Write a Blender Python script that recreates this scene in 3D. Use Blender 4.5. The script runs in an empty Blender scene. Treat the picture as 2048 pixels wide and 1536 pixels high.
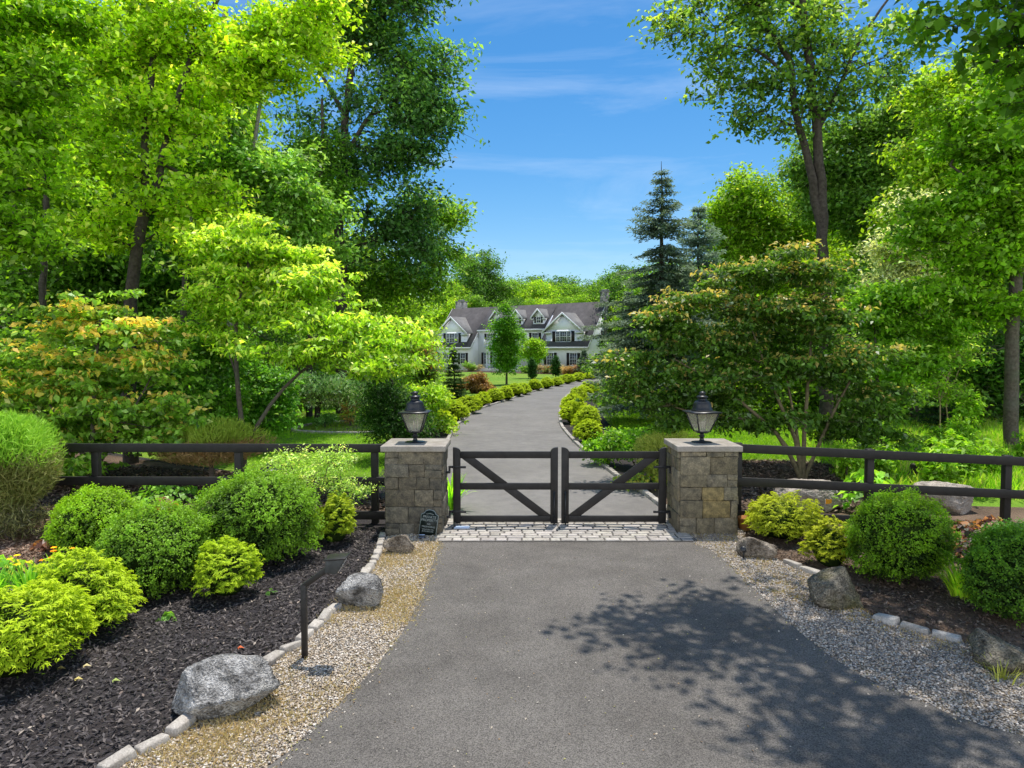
import bpy, math, random
import numpy as np
from mathutils import Vector
from mathutils.geometry import tessellate_polygon

rng = np.random.default_rng(7)
random.seed(7)
scene = bpy.context.scene
COL = scene.collection
R = math.radians

# ------------------------------------------------------------------ camera
F, CX, CY, HCAM = 1365.0, 1024.0, 768.0, 3.0
PITCH = math.atan(68.0 / F)
cam_d = bpy.data.cameras.new('camera')
cam_d.lens = 36 * F / 2048
cam_d.sensor_width = 36
cam_d.clip_start = 0.1
cam_d.clip_end = 2000
cam = bpy.data.objects.new('camera', cam_d)
cam.location = (0, 0, HCAM)
cam.rotation_euler = (math.pi / 2 - PITCH, 0, 0)
COL.objects.link(cam)
scene.camera = cam
cp, sp = math.cos(PITCH), math.sin(PITCH)

def ray(px, py):
    u, v = (px - CX) / F, (CY - py) / F
    return u, cp + v * sp, -sp + v * cp
def G(px, py, z=0.0):                    # point of the plan seen at a survey pixel, on height z
    dx, dy, dz = ray(px, py)
    t = (z - HCAM) / dz
    return (dx * t, dy * t, z)
def A(px, py, Y):                        # point of the plan at a depth Y
    dx, dy, dz = ray(px, py)
    t = Y / dy
    return (dx * t, Y, HCAM + dz * t)

# ------------------------------------------------------------------ tagging
def tag(o, label=None, cat=None, group=None, kind=None):
    if label: o['label'] = label
    if cat: o['category'] = cat
    if group: o['group'] = group
    if kind: o['kind'] = kind
    return o
def empty(name, loc=(0, 0, 0), rz=0, label=None, cat=None, group=None):
    o = bpy.data.objects.new(name, None)
    o.empty_display_size = 0.2
    o.location = loc
    o.rotation_euler = (0, 0, rz)
    COL.objects.link(o)
    return tag(o, label, cat, group)
def children(o):
    return [c for c in list(COL.objects) if c.parent == o]
def copy_tree(o, loc, rz=0, sc=1.0, label=None, group=None):
    c = o.copy()
    COL.objects.link(c)
    c.location = loc
    c.rotation_euler = (0, 0, rz)
    c.scale = (sc, sc, sc) if not isinstance(sc, tuple) else sc
    if label: c['label'] = label
    if group: c['group'] = group
    def sub(src, dst):
        for k in KIDS.get(src.name, []):
            d = k.copy()
            COL.objects.link(d)
            d.parent = dst
            sub(k, d)
    sub(o, c)
    return c
KIDS = {}
ORD = ['first', 'second', 'third', 'fourth', 'fifth', 'sixth', 'seventh', 'eighth', 'ninth', 'tenth', 'eleventh', 'twelfth',
       'thirteenth', 'fourteenth', 'fifteenth', 'sixteenth', 'seventeenth', 'eighteenth', 'nineteenth', 'twentieth',
       'twenty-first', 'twenty-second', 'twenty-third', 'twenty-fourth', 'twenty-fifth', 'twenty-sixth', 'twenty-seventh', 'twenty-eighth',
       'twenty-ninth', 'thirtieth', 'thirty-first', 'thirty-second', 'thirty-third', 'thirty-fourth']

# ------------------------------------------------------------------ mesh builder
class MB:
    def __init__(s):
        s.v, s.f, s.m, s.c, s.n = [], [], [], [], 0
    def add(s, verts, faces, mat=0, col=None):
        verts = np.asarray(verts, dtype=np.float32).reshape(-1, 3)
        if isinstance(faces, np.ndarray):
            s.f.append(faces + s.n)
        else:
            by = {}
            for q in faces: by.setdefault(len(q), []).append(q)
            for k, qs in by.items():
                s.f.append(np.asarray(qs, dtype=np.int64) + s.n)
                s.m.append((mat, len(qs)))
            s.v.append(verts); s._col(col, len(verts)); s.n += len(verts)
            return s
        s.m.append((mat, len(faces)))
        s.v.append(verts); s._col(col, len(verts)); s.n += len(verts)
        return s
    def _col(s, col, n):
        if col is None: col = (1, 1, 1)
        col = np.asarray(col, dtype=np.float32)
        if col.ndim == 1: col = np.tile(col[:3], (n, 1))
        s.c.append(col)
    def box(s, c, d, mat=0, col=None, rz=0, taper=1.0, M=None):
        x, y, z = d[0] / 2, d[1] / 2, d[2] / 2
        t = taper
        v = np.array([(-x, -y, -z), (x, -y, -z), (x, y, -z), (-x, y, -z), (-x * t, -y * t, z), (x * t, -y * t, z), (x * t, y * t, z), (-x * t, y * t, z)])
        if M is not None: v = v @ np.array(M).T
        if rz:
            cs, sn = math.cos(rz), math.sin(rz)
            v = v @ np.array([(cs, sn, 0), (-sn, cs, 0), (0, 0, 1)])
        return s.add(v + np.array(c), [(0, 3, 2, 1), (4, 5, 6, 7), (0, 1, 5, 4), (1, 2, 6, 5), (2, 3, 7, 6), (3, 0, 4, 7)], mat, col)
    def b2(s, lo, hi, mat=0, col=None):
        lo, hi = np.array(lo, float), np.array(hi, float)
        return s.box((lo + hi) / 2, hi - lo, mat, col)
    def prism(s, poly, axis, a, b, mat=0, col=None):
        """poly = list of 2D points in the two other axes; extruded along axis from a to b"""
        n = len(poly)
        def P(p, t):
            if axis == 'x': return (t, p[0], p[1])
            if axis == 'y': return (p[0], t, p[1])
            return (p[0], p[1], t)
        v = [P(p, a) for p in poly] + [P(p, b) for p in poly]
        f = [tuple(range(n)), tuple(range(2 * n - 1, n - 1, -1))] + [(i, i + n, (i + 1) % n + n, (i + 1) % n) for i in range(n)]
        return s.add(v, f, mat, col)
    def lathe(s, prof, segs=16, c=(0, 0, 0), mat=0, col=None, rot=0.0):
        v, f = [], []
        for r, z in prof:
            for k in range(segs):
                a = 2 * math.pi * k / segs + rot
                v.append((c[0] + r * math.cos(a), c[1] + r * math.sin(a), c[2] + z))
        for i in range(len(prof) - 1):
            for k in range(segs):
                k2 = (k + 1) % segs
                f.append((i * segs + k, i * segs + k2, (i + 1) * segs + k2, (i + 1) * segs + k))
        f.append(tuple(range(segs - 1, -1, -1)))
        f.append(tuple((len(prof) - 1) * segs + k for k in range(segs)))
        return s.add(v, f, mat, col)
    def bar(s, p, q, w, h=None, mat=0, col=None):
        """square bar from p to q, section w (side) x h (up)"""
        p, q = np.array(p, float), np.array(q, float)
        d = q - p; L = np.linalg.norm(d); d /= L
        up = np.array((0, 0, 1.0)) if abs(d[2]) < .95 else np.array((0, 1.0, 0))
        sd = np.cross(d, up); sd /= np.linalg.norm(sd); up = np.cross(sd, d)
        h = h or w
        v = []
        for e in (p, q):
            for a, b in ((-1, -1), (1, -1), (1, 1), (-1, 1)):
                v.append(e + sd * a * w / 2 + up * b * h / 2)
        return s.add(v, [(0, 1, 2, 3), (7, 6, 5, 4), (0, 4, 5, 1), (1, 5, 6, 2), (2, 6, 7, 3), (3, 7, 4, 0)], mat, col)
    def segs(s, P, Q, rp, rq, sides=5, mat=0, col=None):
        """many tapered frusta at once"""
        P, Q = np.asarray(P, float), np.asarray(Q, float)
        rp, rq = np.asarray(rp, float), np.asarray(rq, float)
        d = Q - P
        L = np.linalg.norm(d, axis=1, keepdims=True) + 1e-9
        d = d / L
        ref = np.where(np.abs(d[:, 2:3]) < .9, np.array([[0, 0, 1.0]]), np.array([[1.0, 0, 0]]))
        a = np.cross(d, ref); a /= np.linalg.norm(a, axis=1, keepdims=True) + 1e-9
        b = np.cross(d, a)
        Q = Q + d * (rq[:, None] * .3)
        th = np.arange(sides) * 2 * math.pi / sides
        ring = a[:, None, :] * np.cos(th)[None, :, None] + b[:, None, :] * np.sin(th)[None, :, None]
        V = np.concatenate([P[:, None, :] + ring * rp[:, None, None], Q[:, None, :] + ring * rq[:, None, None]], axis=1)
        n = len(P)
        k = np.arange(sides); k2 = (k + 1) % sides
        base = (np.arange(n) * 2 * sides)[:, None]
        f = np.stack([base + k, base + k2, base + k2 + sides, base + k + sides], axis=2).reshape(-1, 4)
        return s.add(V.reshape(-1, 3), f, mat, col)
    def build(s, name, mats, parent=None, smooth=False, bevel=0.0, loc=None):
        me = bpy.data.meshes.new(name)
        V = np.concatenate(s.v).astype(np.float32)
        me.vertices.add(len(V)); me.vertices.foreach_set('co', V.ravel())
        idx = np.concatenate([f.ravel() for f in s.f]).astype(np.int32)
        tot = np.concatenate([np.full(len(f), f.shape[1]) for f in s.f])
        start = np.concatenate([[0], np.cumsum(tot)[:-1]]).astype(np.int32)
        mi = np.concatenate([np.full(n, m) for m, n in s.m]).astype(np.int32)
        me.loops.add(len(idx)); me.loops.foreach_set('vertex_index', idx)
        me.polygons.add(len(tot)); me.polygons.foreach_set('loop_start', start)
        me.polygons.foreach_set('material_index', mi)
        if smooth: me.polygons.foreach_set('use_smooth', np.ones(len(tot), dtype=bool))
        me.update(calc_edges=True)
        C = np.concatenate(s.c)
        at = me.attributes.new('col', 'FLOAT_COLOR', 'POINT')
        at.data.foreach_set('color', np.concatenate([C, np.ones((len(C), 1))], axis=1).astype(np.float32).ravel())
        for m in (mats if isinstance(mats, (list, tuple)) else [mats]): me.materials.append(m)
        o = bpy.data.objects.new(name, me)
        if loc is not None: o.location = loc
        COL.objects.link(o)
        if parent is not None:
            o.parent = parent
            KIDS.setdefault(parent.name, []).append(o)
        if bevel:
            b = o.modifiers.new('bevel', 'BEVEL'); b.width = bevel; b.segments = 2; b.limit_method = 'ANGLE'
        return o

# ------------------------------------------------------------------ materials
def newmat(name):
    m = bpy.data.materials.new(name); m.use_nodes = True
    nt = m.node_tree; nt.nodes.clear()
    return m, nt, nt.nodes.new('ShaderNodeOutputMaterial')
def nd(nt, t, **kw):
    n = nt.nodes.new(t)
    for k, v in kw.items():
        if k.startswith('i_'): n.inputs[k[2:].replace('_', ' ')].default_value = v
        else: setattr(n, k, v)
    return n
def mixc(nt, blend, fac, a, b):
    n = nt.nodes.new('ShaderNodeMix'); n.data_type = 'RGBA'; n.blend_type = blend
    for s, v in ((0, fac), (6, a), (7, b)):
        if hasattr(v, 'is_output'): nt.links.new(v, n.inputs[s])
        else: n.inputs[s].default_value = v if s == 0 else (tuple(v) + (1,) if len(v) == 3 else v)
    return n.outputs[2]
def ramp(nt, src, stops):
    n = nt.nodes.new('ShaderNodeValToRGB')
    el = n.color_ramp.elements
    while len(el) < len(stops): el.new(.5)
    for e, (p, c) in zip(el, stops):
        e.position = p; e.color = tuple(c) + (1,) if len(c) == 3 else c
    nt.links.new(src, n.inputs[0])
    return n.outputs[0]
def noise(nt, vec, scale, detail=4, rough=.6, dim='3D'):
    n = nd(nt, 'ShaderNodeTexNoise'); n.inputs['Scale'].default_value = scale
    n.inputs['Detail'].default_value = detail; n.inputs['Roughness'].default_value = rough
    if vec: nt.links.new(vec, n.inputs['Vector'])
    return n.outputs['Fac']
def bumped(nt, h, strength, dist, bsdf):
    b = nd(nt, 'ShaderNodeBump'); b.inputs['Strength'].default_value = strength; b.inputs['Distance'].default_value = dist
    nt.links.new(h, b.inputs['Height']); nt.links.new(b.outputs[0], bsdf.inputs['Normal'])

def surf(name, c1, c2, scale=6, rough=.8, big=None, fine=None, bump=.3, bdist=.01, attr=False, metal=0, spec=.3, coord='Object', stops=(.35, .65)):
    """two-tone noisy surface; big = (scale, colour, lo, hi) blotches; fine = (scale, amount)"""
    m, nt, out = newmat(name)
    tc = nd(nt, 'ShaderNodeTexCoord').outputs[coord]
    n1 = noise(nt, tc, scale, 5)
    col = ramp(nt, n1, [(stops[0], c1), (stops[1], c2)])
    if fine and name.startswith('asphalt'):
        n5 = noise(nt, tc, 3.2, 6, .7)
        col = mixc(nt, 'MULTIPLY', 1.0, col, ramp(nt, n5, [(.3, (.84, .84, .84)), (.52, (1, 1, 1)), (.7, (1.12, 1.11, 1.1))]))
    if big:
        n2 = noise(nt, tc, big[0], 3)
        fac = ramp(nt, n2, [(big[2], (0, 0, 0)), (big[3], (1, 1, 1))])
        col = mixc(nt, 'MIX', fac, col, big[1])
    h = n1
    if fine:
        n3 = noise(nt, tc, fine[0], 2, .5)
        f3 = ramp(nt, n3, [(.3, (1 - fine[1],) * 3), (.7, (1 + fine[1],) * 3)])
        col = mixc(nt, 'MULTIPLY', 1.0, col, f3)
        h = n3
    if attr:
        a = nd(nt, 'ShaderNodeAttribute', attribute_name='col')
        col = mixc(nt, 'MULTIPLY', 1.0, col, a.outputs['Color'])
    b = nd(nt, 'ShaderNodeBsdfPrincipled')
    b.inputs['Roughness'].default_value = rough; b.inputs['Metallic'].default_value = metal
    b.inputs['Specular IOR Level'].default_value = spec
    nt.links.new(col, b.inputs['Base Color'])
    if bump: bumped(nt, h, bump, bdist, b)
    nt.links.new(b.outputs[0], out.inputs[0])
    return m

def leafmat(name, transl=.45, rough=.45, spec=.35, warm=(1.15, 1.1, .55), gain=1.7, rg=1.1):
    m, nt, out = newmat(name)
    a = nd(nt, 'ShaderNodeAttribute', attribute_name='col')
    oi = nd(nt, 'ShaderNodeObjectInfo')
    v = ramp(nt, oi.outputs['Random'], [(0, (.88 * rg * gain, .9 * gain, .85 * gain)), (.5, (rg * gain, gain, .85 * gain)), (1, (1.15 * rg * gain, 1.1 * gain, .8 * gain))])
    col = mixc(nt, 'MULTIPLY', 1.0, a.outputs['Color'], v)
    b = nd(nt, 'ShaderNodeBsdfPrincipled')
    b.inputs['Roughness'].default_value = rough; b.inputs['Specular IOR Level'].default_value = spec
    nt.links.new(col, b.inputs['Base Color'])
    t = nd(nt, 'ShaderNodeBsdfTranslucent')
    nt.links.new(mixc(nt, 'MULTIPLY', 1.0, col, warm), t.inputs['Color'])
    mx = nd(nt, 'ShaderNodeMixShader'); mx.inputs[0].default_value = transl
    nt.links.new(b.outputs[0], mx.inputs[1]); nt.links.new(t.outputs[0], mx.inputs[2])
    nt.links.new(mx.outputs[0], out.inputs[0])
    return m

LEAF = leafmat('leaf', .52, .5, .3, (1.25, 1.2, .55), 2.1, 1.04)
LEAFG = leafmat('leaf_glossy', .5, .42, .45, (1.25, 1.2, .55), 2.0, 1.06)
NEEDLE = leafmat('needle', .35, .6, .2, (1.05, 1.05, .7), 1.45)
BOXLEAF = leafmat('box_leaf', .42, .5, .3, (1.1, 1.1, .5), 1.5, 1.45)
BARK = surf('bark', (.075, .06, .045), (.15, .125, .1), 14, .9, (1.5, (.11, .12, .085), .5, .75), None, .8, .03)
BARKPALE = surf('bark_pale', (.16, .14, .12), (.32, .29, .25), 12, .9, None, None, .6, .02)
BARKDARK = surf('bark_dark', (.04, .032, .025), (.09, .075, .06), 12, .9, None, None, .8, .03)
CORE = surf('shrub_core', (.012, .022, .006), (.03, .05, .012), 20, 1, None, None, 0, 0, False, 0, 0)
BLACKWOOD = surf('black_stained_wood', (.012, .0105, .0095), (.022, .019, .017), 9, .55, (2, (.03, .026, .022), .55, .85), (160, .25), .25, .003, spec=.4)
BLACKMETAL = surf('black_metal', (.010, .011, .013), (.018, .019, .022), 20, .38, None, None, .05, .001, metal=.0, spec=.5)
ROCKGREY = surf('granite', (.075, .07, .064), (.56, .54, .51), 5.5, .85, (2.6, (.34, .32, .28), .52, .7), (60, .5), 1, .05, stops=(.36, .62))
ROCKMOSS = surf('mossy_rock', (.07, .06, .042), (.32, .28, .21), 6, .9, (2.2, (.12, .11, .045), .45, .65), (50, .5), 1, .05)
ROCKPALE = surf('pale_rock', (.30, .25, .20), (.56, .49, .42), 4, .9, (1.5, (.24, .21, .17), .5, .75), (50, .3), .7, .03)
ROCKTAN = surf('tan_rock', (.11, .085, .06), (.46, .39, .31), 5.5, .9, (2, (.13, .11, .075), .5, .68), (50, .45), 1, .05)
PALESTONE = surf('pale_stone', (.34, .31, .28), (.52, .49, .45), 10, .9, None, (80, .2), .5, .006, True)
STONE = surf('pillar_stone', (.6, .6, .62), (1.3, 1.25, 1.15), 9, .88, None, (45, .25), .9, .015, True)
CAPSTONE = surf('cap_stone', (.28, .245, .20), (.40, .36, .31), 5, .8, None, (70, .12), .3, .003)
ASPHALT = surf('asphalt', (.106, .095, .083), (.14, .127, .112), 1.2, .85, (.35, (.168, .152, .134), .45, .8), (105, .62), .8, .006)
ASPHALT2 = surf('asphalt_drive', (.175, .163, .15), (.22, .206, .19), .5, .85, None, (90, .2), .3, .004)
PAVER = surf('paver_block', (.36, .33, .295), (.50, .465, .42), 12, .9, None, (90, .2), .5, .004, True)
JOINT = surf('paver_joint', (.10, .09, .08), (.17, .155, .14), 30, 1)
LAWN = surf('lawn', (.12, .24, .012), (.18, .33, .02), .7, .9, (.12, (.22, .32, .03), .4, .7), (45, .35), .9, .04)
MULCHD = surf('dark_mulch', (.026, .022, .022), (.055, .047, .045), 30, .95, (1, (.06, .045, .038), .5, .8), (140, .5), 1, .015)
MULCHB = surf('brown_mulch', (.07, .045, .03), (.16, .105, .07), 25, .95, (.8, (.22, .15, .10), .45, .75), (120, .45), 1, .015)
MULCHT = surf('tan_mulch', (.20, .12, .08), (.38, .25, .17), 22, .95, (1.2, (.10, .06, .04), .5, .75), (110, .45), 1, .015)
GRAVB = surf('gravel_base', (.16, .13, .10), (.34, .29, .23), 45, .95, (1, (.28, .21, .12), .45, .75), (120, .4), 1, .012)
SPECK = surf('speckle', (.9, .9, .9), (1.1, 1.1, 1.1), 60, .85, None, None, .3, .003, True)
WHITEP = surf('white_paint', (.74, .76, .78), (.80, .81, .82), 2, .6)
DARKP = surf('dark_shutter', (.016, .012, .011), (.024, .018, .016), 8, .5)

# ------------------------------------------------------------------ foliage
def unit(a): return a / (np.linalg.norm(a, axis=-1, keepdims=True) + 1e-9)
def add_leaves(mb, P, N, T, L, W, col, mat=0, fold=.18, bend=.15):
    N = unit(N); T = unit(T - N * np.sum(T * N, axis=1, keepdims=True)); B = np.cross(N, T)
    L = np.broadcast_to(L, (len(P),))[:, None]; W = np.broadcast_to(W, (len(P),))[:, None]
    a = P - T * L * .5
    b = P + B * W * .5 - T * L * .06 + N * W * fold
    c = P + T * L * .5 - N * L * bend
    d = P - B * W * .5 - T * L * .06 + N * W * fold
    V = np.stack([a, d, c, b], axis=1).reshape(-1, 3)
    f = (np.arange(len(P)) * 4)[:, None] + np.arange(4)[None, :]
    mb.add(V, f, mat, np.repeat(col, 4, axis=0))
def rvec(n): return rng.normal(size=(n, 3))
def lerp(a, b, t): return np.asarray(a)[None, :] * (1 - t[:, None]) + np.asarray(b)[None, :] * t[:, None]

def skeleton(trunks, centers, r_tip=.012, wig=.12, rmax=None):
    """trunks: list of (points, r0, r1). returns node arrays + radii"""
    pos, par, rad = [], [], []
    for pts, r0, r1 in trunks:
        pts = [np.array(p, float) for p in pts]
        seg = [np.linalg.norm(pts[i + 1] - pts[i]) for i in range(len(pts) - 1)]
        tot = sum(seg); acc = 0
        # attach to nearest existing node
        if pos:
            d = np.linalg.norm(np.array(pos) - pts[0], axis=1); k = int(d.argmin())
            last = k if d[k] < 1.2 else -1
        else: last = -1
        for i in range(len(pts) - 1):
            n = max(2, int(seg[i] / .45))
            p0 = pts[i - 1] if i else 2 * pts[0] - pts[1]
            p3 = pts[i + 2] if i + 2 < len(pts) else 2 * pts[-1] - pts[-2]
            for k in range(n + (i == len(pts) - 2)):
                t = k / n
                p = .5 * (2 * pts[i] + (pts[i + 1] - p0) * t + (2 * p0 - 5 * pts[i] + 4 * pts[i + 1] - p3) * t * t + (3 * pts[i] - p0 - 3 * pts[i + 1] + p3) * t ** 3)
                f = (acc + seg[i] * t) / tot
                pos.append(p + rng.normal(size=3) * r0 * .12); par.append(last); rad.append(r0 * (1 - f) + r1 * f)
                last = len(pos) - 1
            acc += seg[i]
    nt = len(pos)
    c = np.asarray(centers)
    d0 = np.array([np.linalg.norm(np.array(pos) - x, axis=1).min() for x in c])
    for x in c[np.argsort(d0)]:
        Pn = np.array(pos)
        dv = x - Pn
        d = np.linalg.norm(dv, axis=1)
        cost = d + np.maximum(0, -dv[:, 2] + .25 * d) * 1.3
        k = int(cost.argmin())
        p0 = Pn[k]; L = d[k]
        n = max(1, min(5, int(L / .5)))
        last = k
        side = rng.normal(size=3) * L * wig
        for j in range(1, n + 1):
            t = j / n
            q = p0 + (x - p0) * t + side * math.sin(math.pi * t) + np.array((0, 0, .12 * L * math.sin(math.pi * t) * (1 if x[2] > p0[2] - .3 * L else 0)))
            pos.append(q); par.append(last); rad.append(r_tip); last = len(pos) - 1
    pos = np.array(pos); par = np.array(par); rad = np.array(rad)
    acc = np.where(np.arange(len(pos)) >= nt, 0., 0.)
    r = rad.copy()
    kids = np.zeros(len(pos))
    for i in range(len(pos) - 1, nt - 1, -1):
        r[i] = max(rad[i], kids[i] ** (1 / 2.2))
        if par[i] >= 0: kids[par[i]] += r[i] ** 2.2
    for i in range(nt, len(pos)):                      # a limb is never thicker than what carries it
        r[i] = min(r[i], r[par[i]] * .8)
    return pos, par, r, nt

def ball(n, shell=2.2):
    return unit(rvec(n)) * (rng.random(n) ** (1 / shell))[:, None]

def foliage_tree(name, label, base, trunks, blobs, ncl=140, sub=5, nleaf=14, leaf=.12, aspect=.5, crad=.5, srad=.22, flat=.6,
                 dark=(.03, .08, .01), light=(.12, .25, .02), tip=None, tipamt=.3, droop=.3, up=1.0, cat='tree', group=None,
                 lmat=None, bark=None, shell=2.6, r_tip=.012, seed=None, crown_name='crown', whiten=0.0, sprays=5):
    """base: world xyz; trunks / blobs in world coordinates. blobs: (cx,cy,cz,rx,ry,rz)"""
    global rng
    if seed is not None: rng = np.random.default_rng(seed)
    base = np.array(base, float)
    B = np.array(blobs, float)
    w = (B[:, 3] * B[:, 4] * B[:, 5]) ** .7
    w /= w.sum()
    pick = rng.choice(len(B), ncl, p=w)
    K = sprays
    D_ = unit(rvec(len(B) * K) * np.array((1, 1, .75)) + np.array((0, 0, .12))).reshape(len(B), K, 3)
    ln = rng.uniform(.5, 1.4, (len(B), K))
    ks = rng.integers(0, K, ncl)
    t_ = (.22 + .78 * rng.random(ncl) ** .65) * ln[pick, ks]
    q = D_[pick, ks] * t_[:, None]
    q = q + rvec(ncl) * np.array((.16, .16, .10)) * (.5 + t_[:, None] * .6)
    q[:, 2] -= .12 * t_ ** 2
    C = B[pick, :3] + q * B[pick, 3:]
    C[:, 2] = np.maximum(C[:, 2], base[2] + .15)
    crad = crad * .85; srad = srad * .8; leaf = leaf * 1.08; nleaf = max(6, int(nleaf * .82))
    pos, par, r, nt = skeleton(trunks, C, r_tip)
    root = empty(name, tuple(base), 0, label, cat, group)
    tm = MB()
    m = par >= 0
    P, Q, rp, rq = pos[par[m]] - base, pos[m] - base, r[par[m]], r[m]
    rp = np.minimum(rp, rq * 1.35)
    big = rq > .03
    if big.any(): tm.segs(P[big], Q[big], rp[big], rq[big], 8)
    if (~big).any(): tm.segs(P[~big], Q[~big], rp[~big], rq[~big], 4)
    # sub clusters
    S = np.repeat(C, sub, axis=0) + rvec(ncl * sub) * np.array((crad, crad, crad * flat))
    Cr = np.repeat(C, sub, axis=0)
    tw = np.full(len(S), r_tip * .6)
    tm.segs(Cr - base, S - base, tw, tw * .5, 3)
    tm.build('trunk', bark or BARK, root, smooth=True)
    n = len(S) * nleaf
    Lp = np.repeat(S, nleaf, axis=0)
    off = rvec(n) * np.array((srad, srad, srad * flat))
    Lp = Lp + off
    cen = (B[:, :3] * w[:, None]).sum(0)
    outw = unit(Lp - cen)
    N = np.array((0, 0, 1.0)) * up * .75 + rvec(n) * .6 + outw * .25
    T = rvec(n) * .6 + unit(off) * .8 + np.array((0, 0, -droop))
    ct = np.repeat(rng.random(len(S)), nleaf)
    cc = np.repeat(np.repeat(rng.random(ncl), sub), nleaf)
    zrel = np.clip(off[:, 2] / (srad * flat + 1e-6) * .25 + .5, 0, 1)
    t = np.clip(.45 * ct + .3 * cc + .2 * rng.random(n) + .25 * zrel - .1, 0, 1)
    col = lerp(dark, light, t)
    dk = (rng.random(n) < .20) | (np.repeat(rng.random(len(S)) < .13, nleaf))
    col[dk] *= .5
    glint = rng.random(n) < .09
    col[glint] = np.minimum(col[glint] * np.array((1.7, 1.5, 2.2)) + .07, .5)  # glints painted into the colour of scattered leaves
    if tip is not None:
        top = np.repeat(np.clip((S[:, 2] - Cr[:, 2]) / (crad * flat + 1e-6) * .5 + .5, 0, 1), nleaf)
        hrel = (Lp[:, 2] - Lp[:, 2].min()) / (np.ptp(Lp[:, 2]) + 1e-6)
        k = ((top * .6 + zrel * .5 + .25 * rng.random(n) + .2 * cc) > (1.12 - tipamt)) & (rng.random(n) < hrel * 1.7 - .25)
        col[k] = lerp(tip, light, rng.random(k.sum()) * .5)
    if whiten:
        k = rng.random(n) < whiten
        col[k] = np.clip(col[k] * 1.6 + .12, 0, .7)
    sz = leaf * rng.uniform(.45, 1.45, n)
    cm = MB()
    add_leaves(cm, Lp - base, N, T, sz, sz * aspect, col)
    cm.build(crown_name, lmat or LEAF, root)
    return root

def pb(lst, D, dd=None):
    """survey blobs (px,py,rx,ry[,depth offset]) at depth D -> world blobs"""
    out = []
    g = np.random.default_rng(int(abs(lst[0][0]) + D * 10))
    for b in lst:
        d = D + (b[4] if len(b) > 4 else 0)
        x, y, z = A(b[0], b[1], d)
        k = d / F
        rx, ry, rz = b[2] * k, dd or max(b[2], b[3]) * k * .62, b[3] * k
        for i in range(3):
            a = i * 2.094 + g.random() * 1.6; o = g.uniform(.35, .62); s = g.uniform(.5, .72)
            out.append((x + math.cos(a) * rx * o, y + g.uniform(-.5, .5) * ry, z + math.sin(a) * rz * o, rx * s, ry * s, rz * s * 1.05))
    return out
def pp(lst, D): return [A(p[0], p[1], D + (p[2] if len(p) > 2 else 0)) for p in lst]

def conifer(name, label, loc, h, r, seed, blue=0.0, nwh=None, needle=.10, droop=.25, cat='tree', group=None, gap=.0, dens=1.0, clear=.04, power=.9, dark=None, light=None):
    """whorled conifer with drooping needle sprays"""
    global rng
    rng = np.random.default_rng(seed)
    root = empty(name, loc, 0, label, cat, group)
    tm, cm = MB(), MB()
    n = max(6, int(h / .35))
    z = np.linspace(0, h, n)
    off = np.cumsum(rng.normal(size=(n, 2)) * .01, axis=0)
    tp = np.c_[off, z]
    tr = .022 * h * (1 - z / h) ** .9 * .8 + .008
    tm.segs(tp[:-1], tp[1:], tr[:-1], tr[1:], 8)
    dark = dark or ((.018, .045, .02) if not blue else (.04, .075, .07))
    light = light or ((.06, .13, .04) if not blue else (.19, .29, .28))
    nwh = nwh or int(h / .36)
    PP, TT, NN, LL, CCc = [], [], [], [], []
    for i in range(nwh):
        f = clear + (1 - clear) * (i + rng.random() * .5) / nwh
        zz = f * h
        if f > .985: continue
        R_ = r * (1 - f) ** power * rng.uniform(.68, 1.2) + .05
        nb = int(max(5, 9 * dens * (1 - f * .4)))
        a0 = rng.random() * 6.28
        for k in range(nb):
            if rng.random() < gap + .08: continue
            a = a0 + k * 2 * math.pi / nb + rng.normal() * .15
            Lb = R_ * rng.uniform(.75, 1.15)
            m = max(3, int(Lb / .16))
            s = np.linspace(0, 1, m + 1)
            dirx, diry = math.cos(a), math.sin(a)
            lift = (.35 if f > .7 else 0.02)
            pz = zz + Lb * (lift * s - droop * s ** 1.5 + .16 * s ** 3)
            pts = np.c_[dirx * Lb * s, diry * Lb * s, pz]
            rr = np.linspace(.012 + .008 * Lb, .004, m + 1)
            tm.segs(pts[:-1], pts[1:], rr[:-1], rr[1:], 4)
            # side twigs
            for j in range(1, m + 1):
                for sd in (-1, 1, 0):
                    tl = .12 + .42 * Lb * (1 - s[j]) * rng.uniform(.6, 1.1) + .06
                    if sd == 0: tl = .12
                    dv = np.array((dirx * .75 - diry * sd * .8, diry * .75 + dirx * sd * .8, -.18 - .25 * rng.random()))
                    dv /= np.linalg.norm(dv)
                    kq = max(2, int(tl / (needle * .55)))
                    tq = (np.arange(kq) + rng.random(kq)) / kq
                    pq = pts[j] + dv * tl * tq[:, None]
                    for rep in range(3):
                        PP.append(pq + rvec(kq) * np.array((.05, .05, .035)) * (needle / .12)); TT.append(dv + rvec(kq) * .45); NN.append(np.array((0, 0, 1.)) + rvec(kq) * .4)
                        LL.append(np.full(kq, needle) * rng.uniform(.8, 1.3, kq))
                        CCc.append(np.clip(s[j] * .5 + tq * .3 + rng.random(kq) * .3 - .1, 0, 1))
    P = np.concatenate(PP); T = np.concatenate(TT); N = np.concatenate(NN); L = np.concatenate(LL); c = np.concatenate(CCc)
    add_leaves(cm, P, N, T, L, L * .30, lerp(dark, light, c))
    tm.build('trunk', BARKDARK, root, smooth=True)
    cm.build('crown', NEEDLE, root)
    return root

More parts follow.
